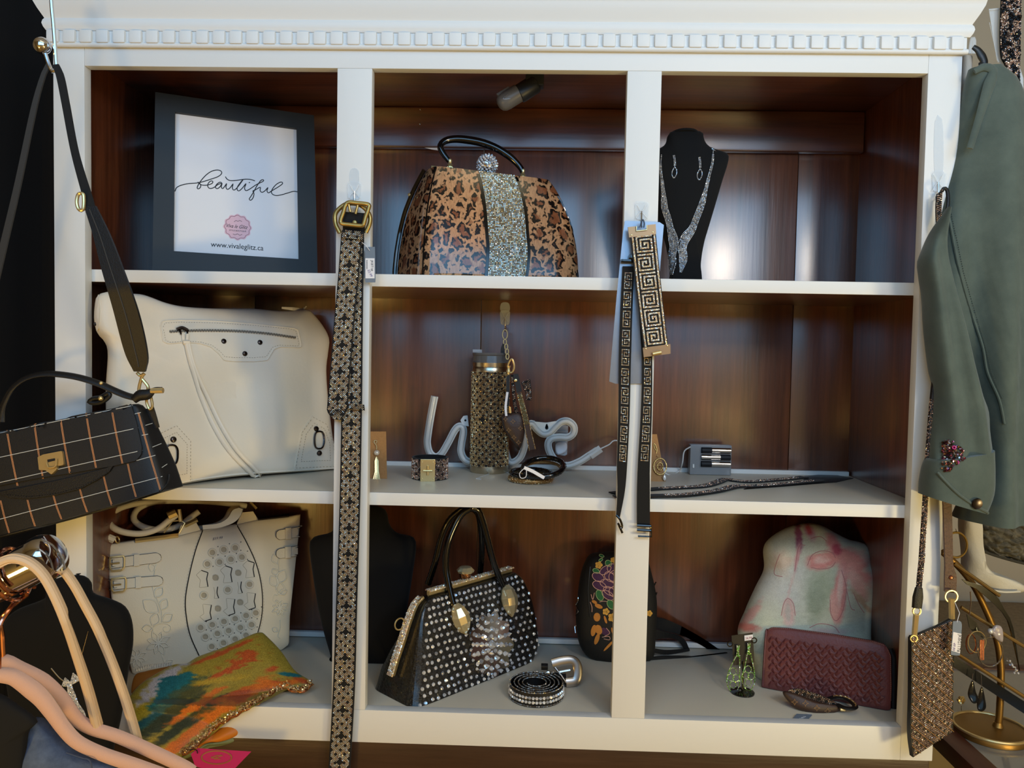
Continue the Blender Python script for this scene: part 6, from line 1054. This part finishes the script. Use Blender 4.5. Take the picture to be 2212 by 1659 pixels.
# ================================================================== right of the cabinet
# green jacket
JK = mat('olive_suede', (84, 96, 88), .85, var=((70, 82, 76), 22), sheen=.35, bump=(1000, .2))
t = Thing('green_jacket', 'grey green suede jacket with sequinned cuff hanging right of cabinet', 'jacket')
YJ = -.06
pb = YP(YJ+.03); L_ = [(2106, 142), (2098, 220), (2085, 330), (2056, 440), (2036, 520), (2054, 640), (2084, 760), (2140, 900), (2160, 1000), (2120, 1140)]; R_ = [(2175, 136), (2230, 180), (2290, 330), (2330, 440), (2350, 520), (2370, 640), (2390, 760), (2400, 900), (2400, 1000), (2400, 1142)]
bd = loft_bag(pb, L_, R_, [.03, .08, .10, .11, .12, .12, .12, .12, .12, .12], (0, 1, 0), 2.4, 60, 50)
V = bd[0]; V[:, 1] += .016*np.sin(V[:, 0]*80+V[:, 2]*3+1.2)*np.clip((1.12-V[:, 2])*2.2, 0, 1)
t.add('jacket_body', (V, bd[1]), JK, smooth=70); B = bvh((V, bd[1]))
sl = E4((432, 420), (345, 670), (270, 850), (285, 1000), (310, 1150), (330, 1450))+E5((340, 130), (372, 300), (365, 500), (345, 700), (330, 880)); sr = E4((445, 430), (450, 700), (500, 950), (545, 1150), (610, 1400))+E5((640, 80), (700, 260), (780, 450), (800, 640), (820, 800))
sv = loft_bag(YP(YJ-.01), sl, sr, [.012, .04, .06, .065, .065, .065, .065, .065, .065, .065, .06], (0, 1, 0), 2.6, 48, 44); sv[0][:, 1] += .006*np.sin(sv[0][:, 0]*160+sv[0][:, 2]*30)
slv = t.add('sleeve', sv, JK, smooth=70); SB = bvh(sv)
cf = loft_bag(YP(YJ-.016), E5((328, 860), (305, 930), (292, 1060), (290, 1150)), E5((825, 780), (835, 950), (830, 1130), (770, 1290)), [.07, .075, .08, .08], (0, 1, 0), 2.6, 48, 14); cu = t.add('cuff', cf, JK, smooth=70); CB = bvh(cf)
t.add('cuff_edge', tube_on(CB, E5((310, 940), (370, 1010), (470, 1110), (600, 1200), (760, 1282)), .0022, 30), JK, par=cu); h_, n_ = hit(CB, *E5((605, 1180))[0], .002); t.add('button', lathe([(.0075, 0), (.0085, .001), (.0075, .003), (.004, .0022)], h_, n_, 20), GUN, par=cu)
sq, sn = [], []
for k in range(260):
    x, y_ = 345+170*random.random(), 690+240*random.random()
    if (x-345)/180+abs(y_-800)/150 > 1.15: continue
    h_, n_ = hit(SB if y_ < 840 else CB, *E5((x, y_))[0], .002); sq.append(h_); sn.append(n_)
t.add('sequins', gems(sq, sn, .0019, 6, .4, .7, .9), mat('plum_sequin', (150, 110, 120), .12, .9, island=[(0, (120, 84, 84)), (.3, (196, 184, 180)), (.5, (150, 90, 120)), (.7, (90, 66, 60)), (.9, (190, 150, 110))]), par=slv, smooth=0, kind='stuff')
for q in ((445, 742), (463, 858)): h_, n_ = hit(SB, *E5(q)[0], .004); t.add('pink_bead', torus(h_, .0022, .001, n_, 14, 6), mat('magenta_bead', (206, 70, 150), .25), par=slv)
t.add('seam', tube_on(B, E4((430, 470), (470, 700), (530, 1000), (600, 1250), (720, 1600))+E5((700, 160), (790, 370), (830, 560)), .0020, 60), JK); t.add('seam_stitch', dashes_on(B, E4((455, 480), (500, 700), (560, 1000), (635, 1250), (745, 1600))+E5((730, 160), (815, 370)), 80, .0005, .0008), mat('olive_thread', (66, 76, 70), .8), kind='stuff')
t.add('collar_fold', tube([P(*q, YJ+.03) for q in spl(E7((600, 640), (690, 600), (770, 640), (720, 800), (660, 1000), (560, 1330)), 40)], [.004, .009, .006, .005], 8, flat=.5), JK)
t.add('hanger_tip', tube([P(*q, YJ+.07) for q in spl(E7((590, 420), (640, 460), (690, 560), (650, 590)), 20)], [.004, .007, .005], 8, flat=.5), mat('black_hanger', (20, 22, 22), .4)); t.done()
# beige garment squeezed between cabinet and jacket
t = Thing('beige_garment', 'beige canvas garment edge between cabinet side and green jacket', 'garment'); BE = mat('beige_canvas', (196, 182, 164), .8, bump=(900, .3))
t.add('folded_edge', loft_bag(YP(.02), E7((502, 485), (497, 700), (490, 900), (482, 1110), (445, 1300), (420, 1660), (400, 2600)), E7((612, 500), (612, 600), (600, 760), (585, 900), (575, 1110), (530, 1400), (500, 1700), (520, 2600)), [.05, .08, .1, .1], (.1, 1, 0), 2.6, 32, 40), BE, smooth=60); 
t.add('flat_fell_seam', tube([P(*q, .018) for q in spl(E7((500, 875), (540, 878), (582, 862)), 10)], .0016, 6), BE); t.add('hem_seam', tube([P(*q, .018) for q in spl(E7((485, 1110), (530, 1105), (575, 1110)), 10)], .0014, 6), BE); t.add('clear_strap', tube([P(*q, .05) for q in spl(E7((560, 480), (580, 350), (600, 360), (595, 480)), 20)], .003, 6, flat=.4), CLEAR); t.done()
# glitter belt in its sleeve
t = Thing('hanging_glitter_belt', 'black and bronze glitter belt hanging high beside the jacket', 'belt')
b = Band(E7((850, -160), (846, 0), (836, 300), (845, 500), (890, 600), (940, 850), (990, 1200)), E7((1024, -160), (1022, 0), (1018, 300), (1010, 600), (1006, 850), (1002, 1050), (1000, 1220)), .10, 50); t.add('strap', b.mesh(.004), BLACKS); N = 2600; a = rng.random(N); c = rng.random(N); k = np.array([noise.noise(Vector((x*24, y*3, 0)))+.25*noise.noise(Vector((x*60, y*9, 4))) for x, y in zip(a, c)]); ok = k > -.12; p_, N_ = b.ev(a[ok], c[ok]); t.add('bronze_glitter', gems(p_, N_, .0013), GEMROSE, smooth=0, kind='stuff'); p_, N_ = b.ev(a[~ok], c[~ok]); t.add('black_glitter', gems(p_, N_, .0016, 5, .7), mat('jet_glitter', (22, 22, 26), .08, .3), smooth=0, kind='stuff'); t.done()
t = Thing('plastic_sleeve', 'clear plastic sleeve hanging behind the bronze glitter belt', 'packet'); t.add('film', quad_px(YP(.11), E7((730, 80), (835, 70), (1040, 700), (1040, 1500), (1010, 1400), (830, 560), (800, 540)), .0006), CLEAR, smooth=0); t.add('fold', tube([P(*q, .108) for q in E7((732, 90), (835, 78))], .0012, 5), CLEAR); t.add('crease', tube([P(*q, .108) for q in E7((735, 200), (815, 560))], .0006, 5), CLEAR); t.done()
# glitter phone pouch on the right stile
t = Thing('phone_pouch', 'rose glitter lattice phone pouch hanging on long strap by right stile', 'pouch')
pl = Panel(P(*E6((105, 690))[0], -.045), P(*E6((405, 560))[0], -.03), P(*E6((115, 1575))[0], -.045)); Lp, Rp = E6((100, 690), (98, 1100), (92, 1400), (112, 1580)), E6((408, 560), (412, 900), (412, 1200), (412, 1385))
bd = Band(Lp, Rp, 0, 40, plane=pl); t.add('pouch', bd.mesh(.008), BLACK, smooth=30); t.add('lattice_stones', band_gems(bd, .0021, .00115, False, .02, 5), GEMROSE, smooth=0, kind='stuff')
for i in range(-12, 16):
    q = []
    for u in np.linspace(0, 1, 40):
        v_ = i*.09+u*.55
        if 0 <= v_ <= 1: q.append((v_, u))
    if len(q) > 3: p_, N_ = bd.ev(np.array([a for a, _ in q]), np.array([c for _, c in q])); t.add('lattice_cord', tube(p_+N_*.0012, .0008, 5), RG)
t.add('opening', tube([pl.hit(*q)-pl.n*.004 for q in spl(E6((105, 690), (240, 650), (330, 600), (405, 560)), 20)], .004, 8), BLACK)
SG_ = mat('strap_glitter_black', (24, 20, 20), .3, bump=(900, .5))
st = [P(2027, 424, -.018), P(2028, 500, -.02), P(2030, 620, -.03)]+[P(*q, -.03) for q in E5((306, 0), (285, 200), (262, 420), (240, 700), (222, 950), (205, 1250), (182, 1600))]+[P(*q, -.035) for q in E6((180, 60), (165, 200), (155, 310))]
sp_ = spl(st, 120); s_ = t.add('strap', tube(sp_, .0042, 8), SG_); q = np.array(sp_)[rng.integers(60, 120, 900)]; an = rng.random(900)*3.1+math.pi; d_ = np.stack([np.cos(an), np.sin(an), 0*an], 1); t.add('strap_glitter', gems(q+d_*.0042+rng.normal(0, .002, (900, 1))*[0, 0, 1], d_, .0009), GEMROSE, par=s_, smooth=0, kind='stuff')
lp = Band(E4((335, 310), (325, 420), (330, 560), (350, 660)), E4((380, 275), (372, 420), (370, 560), (360, 660)), -.024, 16); t.add('strap_loop', lp.mesh(.003), BLACKS); t.add('loop_stones', band_gems(lp, .0022, .0011, False, .02), GEMROSE, smooth=0, kind='stuff'); t.add('strap_loop_back', tube([P(*q, -.021) for q in spl(E4((372, 290), (395, 262), (420, 290), (425, 400), (400, 520), (365, 640)), 30)], .0028, 8), BLACK)
t.add('strap_end', tube([P(*q, -.038) for q in E6((155, 310), (148, 380), (140, 460))], [.006, .0085, .008], 8, flat=.6, hint=(0, -1, 0)), BLACK); t.add('clip', join(torus(P(*E6((140, 485))[0], -.04), .006, .0015, (0, 1, 0), 20, 6), tube([P(*q, -.042) for q in E6((135, 510), (122, 660))], [.0045, .003, .0042], 8), torus(P(*E6((118, 690))[0], -.044), .005, .0013, (0, 1, 0), 20, 6)), GOLD)
bs = Band(E5((352, 1150), (360, 1400), (368, 1659))+E6((352, 200), (350, 340)), E5((418, 1150), (425, 1400), (432, 1659))+E6((438, 220), (436, 352)), -.02, 30); t.add('brown_strap', bs.mesh(.004), mat('brown_strap', (66, 44, 36), .45, var=((96, 66, 50), 260), bump=(400, .5))); t.add('snap', stud(P(*E6((398, 235))[0], -.021), (0, -1, 0), .0035), COP)
t.add('clip', join(torus(P(*E6((398, 375))[0], -.026), .0095, .0015, (0, 1, 0), 22, 6), tube([P(*q, -.028) for q in E6((400, 390), (402, 540))], [.0046, .003, .0045], 8)), GOLD)
t.done()
tp = YP(-.05); tag('slate tag with barcode sticker on the rose glitter pouch', E6((412, 562), (470, 556), (478, 590), (462, 820), (395, 812)), 0, E6((412, 640), (474, 655), (462, 800), (398, 780)), [('JKBG117#', *E6((452, 655), (440, 790)), 0, INK), ('49.99', *E6((412, 720), (404, 780)), .3, VIO)], [(E6((440, 570))[0], -.051), (E6((460, 500))[0], -.045), (E6((425, 420))[0], -.03)], TAGGREY, tp)
# glass table with earring tree
ZT = -.045
ed = PZ(2062, 1590, ZT); bk_y = PZ(2120, 1446, ZT)[1]
TW = mat('red_brown_trim', (92, 48, 32), .4, streak=((70, 34, 24), (60, 4, 60)))
t = Thing('glass_table', 'low glass topped table with red brown wooden edge at right', 'table')
t.add('glass_top', box(ed[0]+.012, ed[0]+.9, -.45, bk_y, ZT-.012, ZT, .002), mat('mirror_glass', (170, 164, 150), .12, .35)); 
for x0, x1, y0, y1 in ((ed[0]-.03, ed[0]+.012, -.45, bk_y), (ed[0]-.03, ed[0]+.9, bk_y, bk_y+.03), (ed[0]-.03, ed[0]+.9, -.48, -.45)): t.add('edge_trim', box(x0, x1, y0, y1, ZT-.03, ZT+.003, .003), TW)
for x in (ed[0], ed[0]+.86):
    for y in (-.44, bk_y): t.add('leg', box(x-.015, x+.015, y-.015, y+.015, -.899, ZT-.03, .003), TW)
t.done()
t = Thing('earring_tree', 'gold earring tree with curved stem and black bars on glass table', 'jewellery stand')
GD = mat('satin_gold', (150, 116, 62), .42, .9); bc = PZ(*E6((690, 1400))[0], ZT); rx = 258/3.463*m_px(bc[1])
t.add('base', lathe([(rx, .0005), (rx*1.0, .006), (rx*.96, .011), (rx*.90, .012), (rx*.2, .014)], np.array([bc[0], bc[1], ZT]), seg=48), GD); t.add('base_rim', torus(np.array([bc[0], bc[1], ZT+.012]), rx*.97, .003, (0, 0, 1), 48, 8), GOLD)
ye = bc[1]; e6 = lambda q, y_=ye: P(*E6(q)[0], y_)
t.add('stem', tube(spl([e6(q) for q in ((745, 1370), (758, 1250), (768, 1050), (768, 900), (748, 740), (705, 590), (640, 440), (575, 310), (500, 205), (420, 120), (330, 40))], 60), .0062, 10), GD); t.add('stem_collar', lathe([(.016, 0), (.010, .008), (.007, .018)], e6((745, 1385)), seg=18), GD)
for q0, q1, th_, nm in (((420, 790), (1060, 1200), 46, 0), ((470, 455), (960, 760), 22, 1), ((420, 130), (760, 370), 15, 2)):
    a, b_ = e6(q0, ye-.02), e6(q1, ye-.035); t.add('crossbar', tube([a, b_], .0034, 8), GD)
    if nm == 0: t.add('bar_panel', Band(E6((415, 820), (1060, 1235)), E6((415, 905), (1060, 1330)), ye-.03, 12, False).mesh(.005), mat('black_acrylic', (12, 12, 12), .15))
    if nm == 1: t.add('bar_panel', Band(E6((520, 290), (600, 330), (800, 520), (860, 700), (905, 890)), E6((480, 250), (700, 330), (800, 480), (860, 600), (912, 930)), ye-.03, 12).mesh(.004), mat('black_acrylic', (12, 12, 12), .15))
t.done()
def ring_e(name, label, q, r, m_, k=.001, sq=1.0, y_=None, m2=None):
    c = P(*E6(q)[0], (ye-.045) if y_ is None else y_); R = r/3.463*m_px(c[1]); t = Thing(name, label, 'earring', 'earrings on the gold tree'); t.add('hoop', torus(c, R, k, (.25, -1, .1), 40, 6, sq), m_); t.add('post', tube([c+np.array([0, 0, R*sq]), c+np.array([0, .004, R*sq+.006])], .0006, 5), m_); t.done()
ring_e('hoop_earring', 'large thin silver hoop earring on the gold tree', (690, 790), 108, SILVER, .0011); ring_e('hoop_earring', 'thin gold hoop earring hanging left of the silver hoop', (590, 715), 78, GOLD, .0009); ring_e('hoop_earring', 'smaller rose gold hoop earring at the back of tree', (545, 730), 42, COP, .0012, 1.7)
ring_e('hoop_earring', 'big brass hoop earring hanging just below the jacket cuff', (435, -10), 92, BRASS, .0022, 1.0, ye-.03)
t = Thing('black_drop_earrings', 'pair of black teardrop earrings hanging from the lower bar', 'earring', 'earrings on the gold tree')
for q in (((560, 950), (555, 1010), (575, 1120)), ((620, 960), (625, 1060), (625, 1180))): t.add('wire', tube([e6(x, ye-.04) for x in q[:2]], .0006, 5), SILVER); t.add('drop', inflate(YP(ye-.04), E6((q[1][0]-8, q[1][1]), (q[1][0]-34, q[2][1]-20), (q[2][0]-30, q[2][1]+40), (q[2][0], q[2][1]+58), (q[2][0]+32, q[2][1]+30), (q[1][0]+28, q[2][1]-30), (q[1][0]+8, q[1][1])), .002, .002, 2, 5, 40), PATENT)
t.done()
t = Thing('kite_earring', 'black kite shaped earring card hanging from the middle bar', 'earring', 'earrings on the gold tree'); t.add('kite', quad_px(YP(ye-.04), E6((515, 510), (585, 570), (640, 690), (570, 650), (535, 610)), .002), mat('black_acrylic', (12, 12, 12), .15), smooth=0); t.add('chain', tube([e6(q, ye-.04) for q in ((540, 340), (545, 420), (535, 510))], .001, 5), SILVER); t.done()
t = Thing('rose_bar_earring', 'striped rose gold bar earring beside the silver hoop', 'earring', 'earrings on the gold tree')
for x in (615, 627, 640): t.add('bar', tube([e6((x, 700), ye-.05), e6((x-2, 850), ye-.05)], .0012, 6), COP)
t.done()
t = Thing('crystal_drop_earring', 'sparkling crystal drop earring at the tip of black bar', 'earring', 'earrings on the gold tree'); t.add('stones', gems([e6((830+70*k/12, 860+90*k/12), ye-.05)+rng.normal(0, .002, 3) for k in range(13)], (0, -1, 0), .0022, 6), GEMCLR, smooth=0); t.add('wire', tube([e6((815, 840), ye-.05), e6((900, 950), ye-.05)], .0008, 5), SILVER); t.done()
t = Thing('shell_earring', 'pale pearl shell earring beside gold stem on middle bar', 'earring', 'earrings on the gold tree'); t.add('shell', inflate(YP(ye-.045), E6((670, 625), (700, 615), (730, 590), (770, 600), (785, 650), (780, 715), (740, 700), (700, 660)), .005, .003, 2, 6, 40, bump=(.003, 90)), mat('shell_plastic', (176, 162, 156), .2, coat=.5)); t.add('pearl', ball(e6((690, 635), ye-.055), .005, 8), mat('pearl', (222, 216, 206), .22, .3)); t.done()
t = Thing('gold_flower_stud', 'tiny gold flower earring on thin stand near the pouch', 'earring'); c = PZ(*E6((475, 1265))[0], ZT+.0)
pz = [np.array([c[0], c[1], ZT+.0005]), P(*E6((472, 1150))[0], c[1])]; t.add('wire', tube([pz[0], pz[1]], .0007, 5), SILVER); t.add('petals', gems([pz[1]+np.array([.005*math.cos(a), -.001, .005*math.sin(a)]) for a in np.linspace(0, 6.28, 6, endpoint=False)], (0, -1, 0), .004, 6), GOLD, smooth=0); t.done()
# things standing on the floor behind
yf = .46
t = Thing('white_cloth', 'crumpled white cloth trailing behind the earring tree', 'cloth')
wv = inflate(YP(.34), [(2076, 1090), (2108, 1085), (2112, 1180), (2120, 1215), (2150, 1240), (2190, 1252), (2214, 1268), (2205, 1278), (2160, 1278), (2110, 1262), (2085, 1240), (2078, 1180)], .03, .03, 2.2, 10, 80, (2108, 1225), bump=(.01, 22)); t.add('cloth', wv, mat('white_muslin', (222, 214, 194), .85, bump=(300, .3)), smooth=60); t.add('hem', tube([P(*q, .31) for q in spl([(2085, 1240), (2110, 1262), (2160, 1278), (2204, 1278)], 20)], .002, 6), mat('white_muslin', (222, 214, 194), .85)); t.done()
ft = inflate(YP(.42), [(2105, 1120), (2180, 1110), (2290, 1115), (2300, 1230), (2212, 1212), (2150, 1195), (2110, 1180)], .05, .05, 2.6, 30, 160, (2205, 1165)); ft[0][:, 1] -= np.array([abs(noise.noise(Vector(x*70)))*.03 for x in ft[0]])
t = Thing('rosette_cushion', 'grey fluffy rosette textured cushion under the jacket hem', 'cushion'); t.add('pile', ft, mat('grey_fleece', (120, 112, 92), .95, var=((70, 66, 54), 70)), smooth=60); t.add('seam', tube([P(*q, .37) for q in spl([(2110, 1185), (2150, 1200), (2212, 1217), (2290, 1232)], 20)], .003, 6), mat('grey_fleece_dark', (60, 56, 46), .95)); t.done()
t = Thing('side_bench', 'low bench with tan carpet top behind the glass table', 'bench'); zb = PZ(2150, 1285, 0)[2]
t.add('seat', box(ed[0]-.05, ed[0]+1.1, bk_y+.035, 1.19, -.14, -.10, .004), mat('tan_pile', (146, 126, 96), .95, var=((122, 104, 78), 80), bump=(400, .5))); 
for x in (ed[0], ed[0]+1.0): t.add('leg', box(x-.02, x+.02, 1.0, 1.04, -.899, -.14, .003), TW)
t.done()
